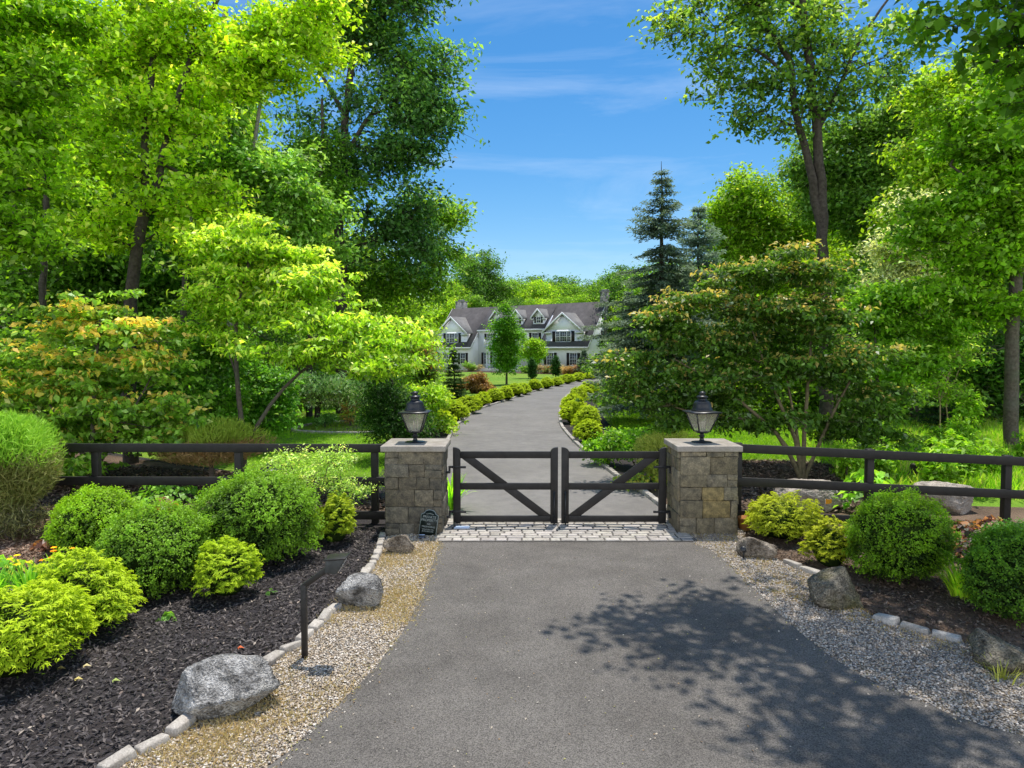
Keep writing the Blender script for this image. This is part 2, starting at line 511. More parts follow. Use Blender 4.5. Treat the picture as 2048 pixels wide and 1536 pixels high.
def lumpy(mb, c, rad, mat, seed, amp=.12, sub=2, col=(1, 1, 1)):
    import bmesh
    bm = bmesh.new(); bmesh.ops.create_icosphere(bm, subdivisions=sub + 1, radius=1)
    V = np.array([v.co[:] for v in bm.verts]); Fc = [tuple(v.index for v in f.verts) for f in bm.faces]; bm.free()
    g = np.random.default_rng(seed); k = unit(g.normal(size=(9, 3)))
    d = 1 + amp * np.sin(V @ k.T * 4 + g.random(9) * 6).mean(axis=1) * 2.2
    V = V * d[:, None] * np.array(rad) + np.array(c)
    mb.add(V, Fc, mat, col)

def round_shrub(name, label, loc, r, h, seed, leaf=.03, n=24000, dark=(.02, .06, .01), light=(.12, .30, .02), cat='shrub', group=None, lmat=None, z0=.0, spiky=0.0, amp=.10, aspect=.55):
    """clipped small-leaved shrub: leaves through the outer shell over a dark core"""
    global rng
    rng = np.random.default_rng(seed)
    root = empty(name, loc, 0, label, cat, group)
    g = np.random.default_rng(seed + 1); k = unit(g.normal(size=(14, 3))); ph = g.random(14) * 6
    m = n // 10
    v = unit(rvec(m)); v = v[v[:, 2] > -.78]; m = len(v)
    lump = 1 + amp * 1.2 * np.sin(v @ k[:7].T * 3.2 + ph[:7]).mean(axis=1) * 2.4 + amp * .9 * np.sin(v @ k[7:].T * 11 + ph[7:]).mean(axis=1) * 2.4
    s = 1 - np.abs(rng.normal(size=m)) * .08 + (rng.random(m) < .25) * rng.random(m) * .10
    cz = z0 + (h - z0) * .5
    rad = np.array((r, r, (h - z0) * .5))
    Q = v * (lump * s)[:, None] * rad
    Q[:, 2] += cz
    n = m * 10
    u = np.repeat(v, 10, axis=0); al = np.tile(np.linspace(-1.2, 1, 10), m)
    P = np.repeat(Q, 10, axis=0) + u * (al * leaf * 1.1)[:, None] + rvec(n) * leaf * .5
    N = u * .6 + rvec(n) * .6 + np.array((0, 0, .6))
    T = rvec(n) + u * 1.0
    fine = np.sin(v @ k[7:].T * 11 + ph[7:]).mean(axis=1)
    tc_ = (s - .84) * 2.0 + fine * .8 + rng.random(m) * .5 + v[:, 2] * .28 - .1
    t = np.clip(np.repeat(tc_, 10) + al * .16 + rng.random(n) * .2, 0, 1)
    L = leaf * rng.uniform(.7, 1.3, n)
    cm = MB()
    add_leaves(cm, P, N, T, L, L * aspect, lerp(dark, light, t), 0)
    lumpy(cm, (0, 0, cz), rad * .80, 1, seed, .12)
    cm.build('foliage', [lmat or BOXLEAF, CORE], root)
    tm = MB()
    for j in range(6):
        a = j * 1.05 + .3
        tm.segs([(.04 * math.cos(a), .04 * math.sin(a), 0)], [(r * .4 * math.cos(a), r * .4 * math.sin(a), cz)], [.018], [.01], 5)
    tm.build('stem', BARK, root)
    return root

def feather_shrub(name, label, loc, r, h, seed, nf=420, leafl=.05, dark=(.10, .17, .01), light=(.42, .50, .03), cat='shrub', group=None, per=26, kids=True, fl=.45, z0=0):
    """thread-leaved golden cypress: arching feathery sprays"""
    global rng
    rng = np.random.default_rng(seed)
    root = empty(name, loc, 0, label, cat, group)
    cm, tm = MB(), MB()
    u = unit(rvec(nf)); u[:, 2] = np.abs(u[:, 2]) * 1.1 - .28; u = unit(u)
    rad = np.array((r, r, (h - z0) * .58)); cz = z0 + (h - z0) * .42
    g = np.random.default_rng(seed + 5); kk = unit(g.normal(size=(8, 3))); ph = g.random(8) * 6
    lump = 1 + .16 * np.sin(u @ kk.T * 4 + ph).mean(axis=1) * 2.2 + rng.normal(size=nf) * .05
    end = u * rad * lump[:, None]; end[:, 2] += cz
    d = unit(u * np.array((1, 1, .8)) + np.array((0, 0, .25)) + rvec(nf) * .3)
    st = end - d * (fl * r * rng.uniform(.7, 1.1, nf))[:, None]
    t = rng.random((nf, per)) ** .8
    p = st[:, None, :] * (1 - t[..., None]) + end[:, None, :] * t[..., None]
    arch = np.sin(t * math.pi * .5) * .09 * r
    p[..., 2] += arch - (t ** 3) * .12 * r
    sd = unit(np.cross(d, np.array((0, 0, 1.0))) + rvec(nf) * .2)
    sgn = rng.choice((-1, 1), size=(nf, per))
    wid = (1 - t * .75) * .10 * (r / .5) * rng.random((nf, per))
    p = p + sd[:, None, :] * (sgn * wid)[..., None]
    T = d[:, None, :] + sd[:, None, :] * (sgn * .6)[..., None] + rng.normal(size=(nf, per, 3)) * .2
    N = np.array((0, 0, 1.0)) + rng.normal(size=(nf, per, 3)) * .5 + u[:, None, :] * .6
    tt = np.clip(t * .75 + .25 * rng.random((nf, per)) + .1 * u[:, None, 2] - .05, 0, 1)
    P = p.reshape(-1, 3); n = len(P)
    L = leafl * rng.uniform(.7, 1.4, n)
    add_leaves(cm, P, N.reshape(-1, 3), T.reshape(-1, 3), L, L * .24, lerp(dark, light, tt.ravel()), 0)
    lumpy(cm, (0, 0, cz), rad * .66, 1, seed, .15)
    cm.build('foliage', [NEEDLE, CORE], root)
    if kids:
        for j in range(5):
            a = j * 1.25
            tm.segs([(.03 * math.cos(a), .03 * math.sin(a), 0)], [(r * .4 * math.cos(a), r * .4 * math.sin(a), cz)], [.014], [.008], 5)
        tm.build('stem', BARK, root)
    return root

def catmull(pts, n=8, closed=False):
    pts = [np.array(p[:2], float) for p in pts]
    out = []
    m = len(pts)
    for i in range(m - 1 if not closed else m):
        p1, p2 = pts[i], pts[(i + 1) % m]
        p0 = pts[i - 1] if (i or closed) else 2 * p1 - p2
        p3 = pts[(i + 2) % m] if (i + 2 < m or closed) else 2 * p2 - p1
        for k in range(n):
            t = k / n
            out.append(.5 * (2 * p1 + (p2 - p0) * t + (2 * p0 - 5 * p1 + 4 * p2 - p3) * t * t + (3 * p1 - p0 - 3 * p2 + p3) * t ** 3))
    if not closed: out.append(pts[-1])
    return np.array(out)
def sheet(name, poly, z, mat, kind='structure'):
    poly = [tuple(p[:2]) for p in poly]
    tris = tessellate_polygon([[Vector((p[0], p[1], 0)) for p in poly]])
    mb = MB()
    V = [(p[0], p[1], z) for p in poly]
    fs = []
    for t in tris:
        a, b, c = (V[i] for i in t)
        cr = (b[0] - a[0]) * (c[1] - a[1]) - (b[1] - a[1]) * (c[0] - a[0])
        fs.append(tuple(t) if cr > 0 else tuple(reversed(t)))
    mb.add(V, fs)
    o = mb.build(name, mat)
    tag(o, kind=kind)
    return o
def inpoly(P, poly):
    poly = np.asarray(poly)[:, :2]
    x, y = P[:, 0], P[:, 1]
    ins = np.zeros(len(P), bool)
    j = len(poly) - 1
    for i in range(len(poly)):
        xi, yi = poly[i]; xj, yj = poly[j]
        c = ((yi > y) != (yj > y)) & (x < (xj - xi) * (y - yi) / (yj - yi + 1e-12) + xi)
        ins ^= c; j = i
    return ins
def scatter(poly, n, excl=()):
    poly = np.asarray(poly)[:, :2]
    lo, hi = poly.min(0), poly.max(0)
    out = []
    tot = 0
    while tot < n:
        P = rng.random((n * 2, 2)) * (hi - lo) + lo
        P = P[inpoly(P, poly)]
        for e in excl: P = P[~inpoly(P, e)]
        out.append(P); tot += len(P)
    return np.concatenate(out)[:n]
# ================================================================== SETTING
ground_mb = MB()
ground_mb.add([(-600, -60, 0), (600, -60, 0), (600, 900, 0), (-600, 900, 0)], [(0, 1, 2, 3)])
tag(ground_mb.build('ground', LAWN), kind='structure')

def gp(lst): return [G(x, y)[:2] for x, y in lst]
# apron outlines (left edge going away, right edge coming back)
ap_l = gp([(545, 1536), (600, 1490), (690, 1405), (770, 1318), (825, 1235), (858, 1150), (878, 1093)])
ap_r = gp([(1397, 1093), (1440, 1118), (1505, 1180), (1590, 1262), (1700, 1345), (1830, 1405), (2048, 1480)])
L_ = catmull([(-6.5, -6), (-4.2, 1), (-2.3, 3.6)] + ap_l, 5)
R_ = catmull(ap_r + [(5.8, 4.3), (8, 2.5), (10, -6)], 5)
asph_poly = [(-30, -8), (-30, -30), (40, -30), (40, -8)] + [tuple(p) for p in R_[::-1]] + [(2.85, 10.7), (-1.1, 10.7)] + [tuple(p) for p in L_[::-1]]
sheet('apron_asphalt', asph_poly, 0.034, ASPHALT)

# far driveway
dl = gp([(884, 960), (887, 930), (894, 896), (912, 859), (928, 843), (961, 820), (1016, 802), (1055, 788.5), (1113, 773), (1188, 759), (1235, 752)])
dr = gp([(1334, 1030), (1319, 1018), (1276, 985), (1236, 961), (1201, 933), (1161, 900.6), (1130, 868), (1118, 845), (1120, 812), (1133, 792), (1160, 773), (1200, 762), (1245, 756)])
dl[0:0] = [(-1.1, 11.65), (-1.25, 13.5)]
dr[0:0] = [(2.68, 11.65)]
DL = catmull(dl, 6); DR = catmull(dr, 6)
sheet('driveway', [tuple(p) for p in DL] + [tuple(p) for p in DR[::-1]], 0.030, ASPHALT2)

# planting strips along the drive, mulch
def offset(line, d):
    line = np.asarray(line); t = np.gradient(line, axis=0); t /= np.linalg.norm(t, axis=1, keepdims=True) + 1e-9
    return line + np.c_[-t[:, 1], t[:, 0]] * d
OL = offset(DL, 1.5); OR = offset(DR, -2.0)
sheet('verge_bed', [(-1.12, 11.7), (-2.1, 11.75), (-2.9, 13.4), (-1.3, 13.6)], 0.014, MULCHD)
sheet('verge_bed', [tuple(p) for p in OL] + [tuple(p) for p in DL[::-1]], 0.016, MULCHD)
sheet('verge_bed', [tuple(p) for p in DR] + [tuple(p) for p in OR[::-1]], 0.016, MULCHD)

# kerbs of the far drive: rows of setts, real upstand
def kerb(line, side):
    mb = MB(); g = np.random.default_rng(3 + side)
    seg = np.diff(line, axis=0); L = np.linalg.norm(seg, axis=1); cum = np.r_[0, np.cumsum(L)]
    s = 0.0
    while s < cum[-1] - .3:
        l = .24 * g.uniform(.85, 1.2)
        if s > 30: l = .8
        i = min(np.searchsorted(cum, s + l / 2) - 1, len(seg) - 1)
        p = line[i] + seg[i] / L[i] * (s + l / 2 - cum[i])
        nrm = np.array((-seg[i][1], seg[i][0])) / L[i] * side
        q = p + nrm * .06
        v = g.uniform(.8, 1.15)
        mb.box((q[0], q[1], .05 + g.uniform(-.008, .008)), (l - .012, .115, .11), 0, (v, v * .98, v * .95), rz=math.atan2(seg[i][1], seg[i][0]) + g.normal() * .02, taper=.93)
        s += l
    tag(mb.build('driveway_kerb', PALESTONE, bevel=.008), kind='structure')
kerb(DL, 1); kerb(DR, -1)

# paver strip: joint bed + setts
sheet('paver_bed', [(-1.16, 10.42), (2.9, 10.42), (2.74, 11.84), (-1.12, 11.84)], 0.043, JOINT)
mb = MB(); g = np.random.default_rng(5)
y = 10.44
while y < 11.8:
    d = g.uniform(.125, .165)
    x = -1.14 + g.uniform(-.1, 0); fy = (y - 10.44) / 1.4
    while x < 2.86 - .14 * fy:
        w = g.uniform(.15, .30)
        w = min(w, 2.88 - .14 * fy - x)
        if w > .06:
            v = g.uniform(.78, 1.12)
            mb.box((x + w / 2, y + d / 2, .036 + g.uniform(-.003, .003)), (w - .020, d - .020, .036), 0, (v, v * g.uniform(.97, 1), v * g.uniform(.93, 1)), rz=g.normal() * .015, taper=.95)
        x += w
    y += d
tag(mb.build('cobble_paving', PAVER, bevel=.006), kind='structure')

# beds
edge_l = gp([(60, 1640), (240, 1536), (345, 1478), (440, 1405), (540, 1330), (600, 1290), (655, 1238), (700, 1190), (735, 1150), (757, 1112), (764, 1078)])
EL = catmull(edge_l, 6)
bed_l = [tuple(p) for p in EL] + [(-1.2, 11.2), (-1.3, 13.2), (-3.2, 14.2), (-7, 16.8), (-12, 20), (-24, 20), (-24, 8), (-14, 5), (-8, 2), (-4.6, 1.2)]
sheet('mulch_bed', bed_l, 0.010, MULCHD)
sheet('brown_mulch', [(-24, 9.8), (-10, 10.6), (-6.4, 11.3), (-1.9, 12.1), (-1.6, 13.0), (-3.4, 14.0), (-7, 16.6), (-12, 19.6), (-24, 19.6)], 0.016, MULCHB)
tan_l = catmull(gp([(-160, 1165), (-100, 1045), (40, 1036), (130, 1046), (150, 1075), (110, 1105), (70, 1130), (0, 1150)]), 5, True)
sheet('tan_mulch', tan_l, 0.022, MULCHT)
grav_l = [tuple(p) for p in EL] + [(-1.14, 11.2)] + [tuple(p) for p in L_[::-1] if p[1] > 2.5] + [(-3.8, 1.5)]
sheet('gravel_verge', grav_l, 0.026, GRAVB)
edge_r = gp([(1480, 1085), (1500, 1100), (1565, 1127), (1650, 1165), (1700, 1205), (1745, 1238), (1850, 1272), (1960, 1300), (2048, 1335), (2200, 1400)])
ER = catmull(edge_r, 6)
grav_r = [tuple(p) for p in R_ if p[1] > 3] + [(9, 4.2)] + [tuple(p) for p in ER[::-1]] + [(3.8, 10.95), (3.75, 11.7), (2.66, 11.9), (2.66, 10.9), (2.8, 10.5)]
sheet('gravel_verge', grav_r, 0.026, GRAVB)
bed_r = [tuple(p) for p in ER] + [(16, 4.0), (20, 11.2), (15, 12.2), (9, 12.9), (5.8, 13.6), (4.4, 15.8), (3.0, 15.0), (2.74, 12.2), (3.7, 11.8), (3.7, 10.8)]
sheet('soil_bed', bed_r, 0.018, MULCHB)
sheet('mulch_bed', catmull([(3.6, 13.2), (4.6, 12.6), (8, 13), (9.5, 15), (8, 18), (5, 18), (3.8, 15.5)], 5, True), 0.022, MULCHB)
isl = catmull(gp([(585, 862), (640, 848), (700, 845), (760, 850), (775, 862), (740, 868), (650, 868)]), 5, True)
sheet('island_bed', isl, 0.016, MULCHT)
sheet('island_bed', catmull(gp([(510, 828), (560, 822), (640, 826), (610, 834), (540, 835)]), 5, True), 0.016, MULCHB)
sheet('island_bed', catmull([(x, y) for x, y in [(-19, 96), (-6, 93), (2, 86), (8, 82), (11, 80), (13, 82), (9, 87), (-8, 99)]], 4, True), 0.016, MULCHB)
mb = MB()
for i in range(len(isl)):
    p, q = isl[i], isl[(i + 1) % len(isl)]
    mb.bar((p[0], p[1], .05), (q[0], q[1], .05), .12, .1, 0)
tag(mb.build('island_kerb', PALESTONE), kind='structure')

# ------------------------------------------------------------------ loose stuff
def pebbles(name, poly, n, size, cols, z, excl=(), ymax=99):
    P = scatter(poly, n, excl); P = P[P[:, 1] < ymax]
    n = len(P)
    s = size * rng.uniform(.5, 1.35, n)
    base = np.array([(1, 0, 0), (0, 1, 0), (-1, 0, 0), (0, -1, 0), (0, 0, 1), (0, 0, -1)], float)
    ang = rng.random(n) * 6.28
    V = base[None] * np.stack([s * rng.uniform(.7, 1.2, n), s * rng.uniform(.5, .9, n), s * rng.uniform(.35, .6, n)], 1)[:, None, :]
    V = V + rng.normal(size=V.shape) * (s * .12)[:, None, None]
    c, sn = np.cos(ang)[:, None], np.sin(ang)[:, None]
    X = V[..., 0] * c - V[..., 1] * sn; Y = V[..., 0] * sn + V[..., 1] * c
    V = np.stack([X + P[:, :1], Y + P[:, 1:2], V[..., 2] + z + s[:, None] * rng.uniform(0, .5, (n, 1))], 2)
    fc = np.array([(0, 1, 4), (1, 2, 4), (2, 3, 4), (3, 0, 4), (1, 0, 5), (2, 1, 5), (3, 2, 5), (0, 3, 5)])
    f = (np.arange(n) * 6)[:, None, None] + fc[None]
    pal = np.array(cols)[rng.integers(0, len(cols), n)] * rng.uniform(.75, 1.25, (n, 1))
    mb = MB(); mb.add(V.reshape(-1, 3), f.reshape(-1, 3), 0, np.repeat(pal, 6, axis=0))
    return tag(mb.build(name, SPECK), kind='stuff')
LEAFY = 1
chips_later = []
GC = [(.56, .47, .37), (.66, .58, .48), (.42, .34, .25), (.44, .34, .23), (.28, .24, .20), (.72, .66, .58), (.50, .41, .30)]
GR = [(.42, .37, .31), (.52, .46, .39), (.27, .25, .23), (.36, .29, .22), (.20, .18, .165), (.56, .51, .45), (.44, .35, .26)]
near_l = [p for p in grav_l]
pebbles('gravel', grav_l, 42000, .0135, GC, .03)
pebbles('gravel', grav_r, 52000, .0145, GR, .03)
pts_ = scatter([(-1.6, 4.6), (1.5, 4.4), (3.2, 5.8), (2.9, 9.6), (-.9, 9.8), (-1.4, 7.5)], 420)
el = np.r_[L_[(L_[:, 1] > 3.5) & (L_[:, 1] < 10.4)], R_[(R_[:, 1] > 4.5) & (R_[:, 1] < 10.3)]]
ed = el[rng.integers(0, len(el), 900)] + rng.normal(size=(900, 2)) * np.array((.07, .16))
ed = np.r_[ed, pts_]
n_ = len(ed); mbl = MB(); ss = rng.uniform(.006, .016, n_)
add_leaves(mbl, np.c_[ed, np.full(n_, .041)], rvec(n_) * .4 + (0, 0, 1), rvec(n_) * (1, 1, .1), ss * 1.6, ss, np.array([(.5, .42, .32), (.3, .2, .1), (.55, .5, .42), (.35, .33, .12)])[rng.integers(0, 4, n_)])
tag(mbl.build('leaf_litter', SPECK), kind='stuff')
# stray pebbles kicked on to the asphalt edge
def edge_strays(line, n, w, cols):
    i = rng.integers(0, len(line) - 1, n); t = rng.random(n)[:, None]
    P = line[i] * (1 - t) + line[i + 1] * t + rng.normal(size=(n, 2)) * w
    return P

def chips(name, poly, n, L, W, cols, z, ymax=99, tilt=.4, excl=(), mat=None):
    P = scatter(poly, n, excl); P = P[P[:, 1] < ymax]; n = len(P)
    P3 = np.c_[P, np.full(n, z) + rng.random(n) * L * .35]
    N = np.array((0, 0, 1.0)) + rvec(n) * tilt
    T = rvec(n) * np.array((1, 1, .2))
    l = L * rng.uniform(.4, 1.3, n)
    c = np.array(cols)[rng.integers(0, len(cols), n)] * rng.uniform(.7, 1.3, (n, 1))
    mb = MB(); add_leaves(mb, P3, N, T, l, l * W, c, 0, fold=.12, bend=.05)
    return tag(mb.build(name, mat or SPECK), kind='stuff')
near_bed = [tuple(p) for p in EL] + [(-1.9, 11.3), (-7.5, 11.3), (-7.2, 6), (-4.6, 2)]
chips('bark_chips', near_bed, 42000, .06, .3, [(.056, .049, .049), (.10, .087, .083), (.034, .029, .03), (.16, .135, .12), (.072, .062, .061)], .018)
chips('wood_chips', near_bed, 900, .05, .35, [(.30, .24, .19), (.20, .15, .12), (.36, .30, .24)], .03)
near_r = [tuple(p) for p in ER] + [(9, 7), (9, 11.3), (3.8, 11.3)]
chips('bark_chips', near_r, 22000, .055, .32, [(.10, .065, .045), (.16, .11, .08), (.06, .04, .03), (.24, .18, .13)], .026)
chips('bark_chips', tan_l, 9000, .07, .3, [(.34, .22, .15), (.24, .14, .09), (.14, .08, .05), (.46, .33, .24)], .028)
beh = [(-11, 11.7), (-1.9, 12.0), (-1.6, 13.0), (-3.4, 14.0), (-7, 16.6), (-12, 18)]
chips('leaf_litter', catmull([(3.7, 13.1), (4.6, 12.4), (8, 12.6), (9.6, 15), (8, 18), (5, 18), (3.8, 15.5)], 5, True), 11000, .10, .4, [(.12, .08, .055), (.22, .15, .11), (.06, .045, .03), (.34, .25, .18)], .026)
chips('leaf_litter', beh, 24000, .10, .4, [(.10, .065, .045), (.18, .12, .08), (.06, .04, .03), (.26, .18, .12)], .022)
# dried grass tufts on the gravel
def tufts(name, P, per, h, cols, spread, lean=.5, w=.09, mat=None):
    n = len(P) * per
    C = np.repeat(P, per, axis=0)
    off = rng.normal(size=(n, 2)) * spread
    d = np.c_[off / spread * lean + rng.normal(size=(n, 2)) * lean * .5, np.ones(n)]
    d = unit(d)
    l = h * rng.uniform(.5, 1.25, n)
    z0 = C[:, 2] if C.shape[1] > 2 else np.full(n, .03)
    P3 = np.c_[C[:, :2] + off, z0] + d * (l * .5)[:, None]
    c = np.array(cols)[rng.integers(0, len(cols), n)] * rng.uniform(.75, 1.25, (n, 1))
    mb = MB(); add_leaves(mb, P3, rvec(n) * np.array((1, 1, .3)), d, l, l * w, c, 0, fold=.05, bend=.2)
    return tag(mb.build(name, mat or NEEDLE), kind='stuff')
pt = scatter(grav_l, 5200)
nz = np.sin(pt[:, 0] * 2.1 + pt[:, 1] * 1.3) + np.sin(pt[:, 1] * 3.1 - pt[:, 0] * 1.7) + np.sin(pt[:, 0] * 5.3 + 1) * .6
pt = pt[nz + rng.normal(size=len(nz)) * .9 > .35]
tufts('dry_grass', pt, 10, .05, [(.46, .38, .20), (.38, .30, .16), (.52, .46, .30), (.34, .31, .15)], .05, 1.1, .14)
pt = scatter(grav_r, 1500); pt = pt[(pt[:, 1] > 8) | (np.sin(pt[:, 0] * 3 + pt[:, 1] * 2) > .6)]
tufts('dry_grass', pt, 9, .045, [(.36, .27, .12), (.30, .28, .10), (.42, .34, .2)], .035, 1.1, .14)

# meadow on the right beyond the fence, lawn blades
mead = [(7.6, 13.6), (16, 13.0), (30, 17), (30, 30), (16, 29), (9, 21)]
pm = scatter(mead, 7500)
tufts('meadow_grass', pm, 11, .42, [(.18, .36, .02), (.25, .43, .03), (.12, .26, .02), (.30, .42, .05), (.3, .32, .12)], .10, .5, .07, LEAF)
lawn_near = [(-1.9, 14.2), (-3.4, 14.4), (-7.2, 17.2), (-12, 20.5), (-12, 34), (-3, 34), (-3.3, 22)]
pm = scatter(lawn_near, 15000)
tufts('lawn_grass', pm, 7, .07, [(.14, .29, .015), (.19, .36, .02), (.10, .22, .015)], .06, .7, .12, LEAF)
lawn_r = [(4.4, 18), (9, 18.5), (13, 30), (11, 44), (5, 44), (4.0, 26)]
pm = scatter(lawn_r, 14000)
tufts('lawn_grass', pm, 7, .12, [(.12, .25, .015), (.17, .30, .02), (.08, .18, .015)], .08, .7, .12, LEAF)
# ================================================================== HARDSCAPE THINGS
# ---- stone pillars
def stone_face(mb, g, w, h, place, tones):
    """rubble ashlar of one face; place(u, z, du, dz, proud) adds a stone"""
    z = 0.0
    rows = []
    while z < h - .02:
        d = min(g.uniform(.19, .34), h - z)
        if h - z - d < .08: d = h - z
        rows.append((z, d)); z += d
    for z, d in rows:
        x = 0.0
        while x < w - .01:
            l = g.uniform(.2, .5)
            if w - x - l < .1: l = w - x
            if d > .2 and l < .3 and g.random() < .35:
                k = g.uniform(.4, .6)
                place(x, z, l, d * k, g.uniform(.0, .028), tones[g.integers(len(tones))] * g.uniform(.8, 1.2))
                place(x, z + d * k, l, d * (1 - k), g.uniform(.0, .028), tones[g.integers(len(tones))] * g.uniform(.8, 1.2))
            else:
                place(x, z, l, d, g.uniform(.0, .028), tones[g.integers(len(tones))] * g.uniform(.8, 1.2))
            x += l
def pillar(x0, x1, label, tones, seed):
    g = np.random.default_rng(seed)
    y0, y1, h = 10.9, 11.78, 1.37
    cx, cy = (x0 + x1) / 2, (y0 + y1) / 2
    w, dp = x1 - x0, y1 - y0
    root = empty('gate_pillar', (cx, cy, .0), 0, label, 'pillar', 'stone pillars flanking the gate')
    mb = MB()
    mb.box((0, 0, h / 2), (w - .03, dp - .03, h - .002), 0, (.13, .12, .10))
    tones = [(np.array(t) * .72 + np.array((.15, .138, .108))) * .57 for t in tones]
    j = .006
    def front(u, z, du, dz, p, c): mb.box((-w / 2 + u + du / 2, -dp / 2 + .012 - p / 2, z + dz / 2), (du - j, .03 + p, dz - j), 0, c, taper=1)
    def back(u, z, du, dz, p, c): mb.box((-w / 2 + u + du / 2, dp / 2 - .012 + p / 2, z + dz / 2), (du - j, .03 + p, dz - j), 0, c)
    def lft(u, z, du, dz, p, c): mb.box((-w / 2 + .012 - p / 2, -dp / 2 + .03 + u + du / 2, z + dz / 2), (.03 + p, du - j, dz - j), 0, c)
    def rgt(u, z, du, dz, p, c): mb.box((w / 2 - .012 + p / 2, -dp / 2 + .03 + u + du / 2, z + dz / 2), (.03 + p, du - j, dz - j), 0, c)
    stone_face(mb, g, w, h, front, tones); stone_face(mb, g, w, h, back, tones)
    stone_face(mb, g, dp - .06, h, lft, tones); stone_face(mb, g, dp - .06, h, rgt, tones)
    for i in range(1, len(mb.v)): mb.v[i] = mb.v[i] + g.normal(size=mb.v[i].shape).astype(np.float32) * .0055
    mb.build('stonework', STONE, root, bevel=.007)
    cb = MB(); cb.box((0, 0, h + .047), (w + .13, dp + .11, .09))
    cb.build('cap', CAPSTONE, root, bevel=.008)
    return root, (cx, cy)
GREYT = [(.17, .145, .10), (.20, .175, .125), (.14, .13, .105), (.18, .15, .10), (.16, .15, .12), (.19, .17, .125)]
TANT = [(.27, .22, .13), (.31, .26, .155), (.22, .19, .12), (.35, .30, .19), (.25, .20, .11), (.30, .26, .18), (.24, .21, .13), (.28, .23, .13), (.33, .28, .18), (.30, .25, .16), (.26, .21, .13), (.32, .27, .18), (.29, .25, .17), (.40, .29, .08)]
_, PC1 = pillar(-2.04, -1.13, 'grey stone gate pillar at the left of the gate, sign leaning at its foot', GREYT, 11)
_, PC2 = pillar(2.71, 3.63, 'tan and ochre stone gate pillar at the right of the gate', TANT, 23)

# ---- lanterns
GLASS, gnt, gout = newmat('lantern_glass')
gb = nd(gnt, 'ShaderNodeBsdfGlossy'); gb.inputs['Roughness'].default_value = .08; gb.inputs['Color'].default_value = (.9, .9, .85, 1)
gt = nd(gnt, 'ShaderNodeBsdfTransparent'); gt.inputs['Color'].default_value = (.93, .93, .86, 1)
gd = nd(gnt, 'ShaderNodeBsdfDiffuse'); gd.inputs['Color'].default_value = (.72, .68, .56, 1)
gm0 = nd(gnt, 'ShaderNodeMixShader'); gm0.inputs[0].default_value = .22
gnt.links.new(gt.outputs[0], gm0.inputs[1]); gnt.links.new(gd.outputs[0], gm0.inputs[2])
gm = nd(gnt, 'ShaderNodeMixShader'); gm.inputs[0].default_value = .10
gnt.links.new(gm0.outputs[0], gm.inputs[1]); gnt.links.new(gb.outputs[0], gm.inputs[2]); gnt.links.new(gm.outputs[0], gout.inputs[0])
def lantern(loc, label, rz):
    root = empty('pillar_lantern', loc, rz, label, 'lantern', 'black lanterns on the gate pillars')
    q = math.pi / 4
    mb = MB(); mb.lathe([(.15, 0), (.15, .008), (.06, .016), (.038, .03), (.03, .05), (.03, .09), (.048, .10), (.048, .112), (.03, .12), (.03, .15), (.075, .158), (.085, .166), (.085, .176)], 20)
    mb.build('base', BLACKMETAL, root, smooth=False)
    zb, zt, wb, wt = .178, .50, .085, .175
    fr = MB()
    cs = [(-1, -1), (1, -1), (1, 1), (-1, 1)]
    for a in cs:
        fr.bar((a[0] * wb, a[1] * wb, zb), (a[0] * wt, a[1] * wt, zt), .015)
    for i in range(4):
        a, b = cs[i], cs[(i + 1) % 4]
        fr.bar((a[0] * wb, a[1] * wb, zb + .005), (b[0] * wb, b[1] * wb, zb + .005), .013)
        fr.bar((a[0] * wt, a[1] * wt, zt - .005), (b[0] * wt, b[1] * wt, zt - .005), .013)
    fr.build('frame', BLACKMETAL, root)
    gl = MB(); e = .97
    for i in range(4):
        a, b = cs[i], cs[(i + 1) % 4]
        gl.add([(a[0] * wb * e, a[1] * wb * e, zb + .01), (b[0] * wb * e, b[1] * wb * e, zb + .01), (b[0] * wt * e, b[1] * wt * e, zt - .01), (a[0] * wt * e, a[1] * wt * e, zt - .01)], [(0, 1, 2, 3)])
    gl.build('glass', GLASS, root)
    rf = MB()
    # square brim, bell roof
    k = math.sqrt(2)
    rf.lathe([(.205 * k, .498), (.215 * k, .503), (.212 * k, .515), (.16 * k, .528)], 4, rot=q)
    rf.lathe([(.165, .520), (.150, .55), (.135, .59), (.128, .63), (.118, .665), (.098, .69), (.07, .702), (.066, .712), (.066, .75)], 24)
    rf.lathe([(.084, .75), (.088, .757), (.07, .775), (.04, .79), (.036, .80), (.05, .812), (.05, .83), (.03, .845), (.012, .852)], 20)
    rf.build('roof', BLACKMETAL, root)
    cd = MB()
    cd.lathe([(.045, .185), (.045, .195), (.012, .20), (.012, .32)], 12)
    for a in range(3):
        cd.lathe([(.010, .20), (.010, .33), (.004, .36)], 8, c=(.035 * math.cos(a * 2.1), .035 * math.sin(a * 2.1), 0), col=(1, 1, 1))
    cd.build('bulb_holder', PALESTONE, root)
    root.scale = (1.14, 1.14, 1.0)
    return root
lantern((-1.62, 11.36, 1.462), 'black lantern with bell roof on the grey left pillar', 0.0)
lantern((3.17, 11.34, 1.462), 'black lantern with bell roof on the tan right pillar', math.radians(12))

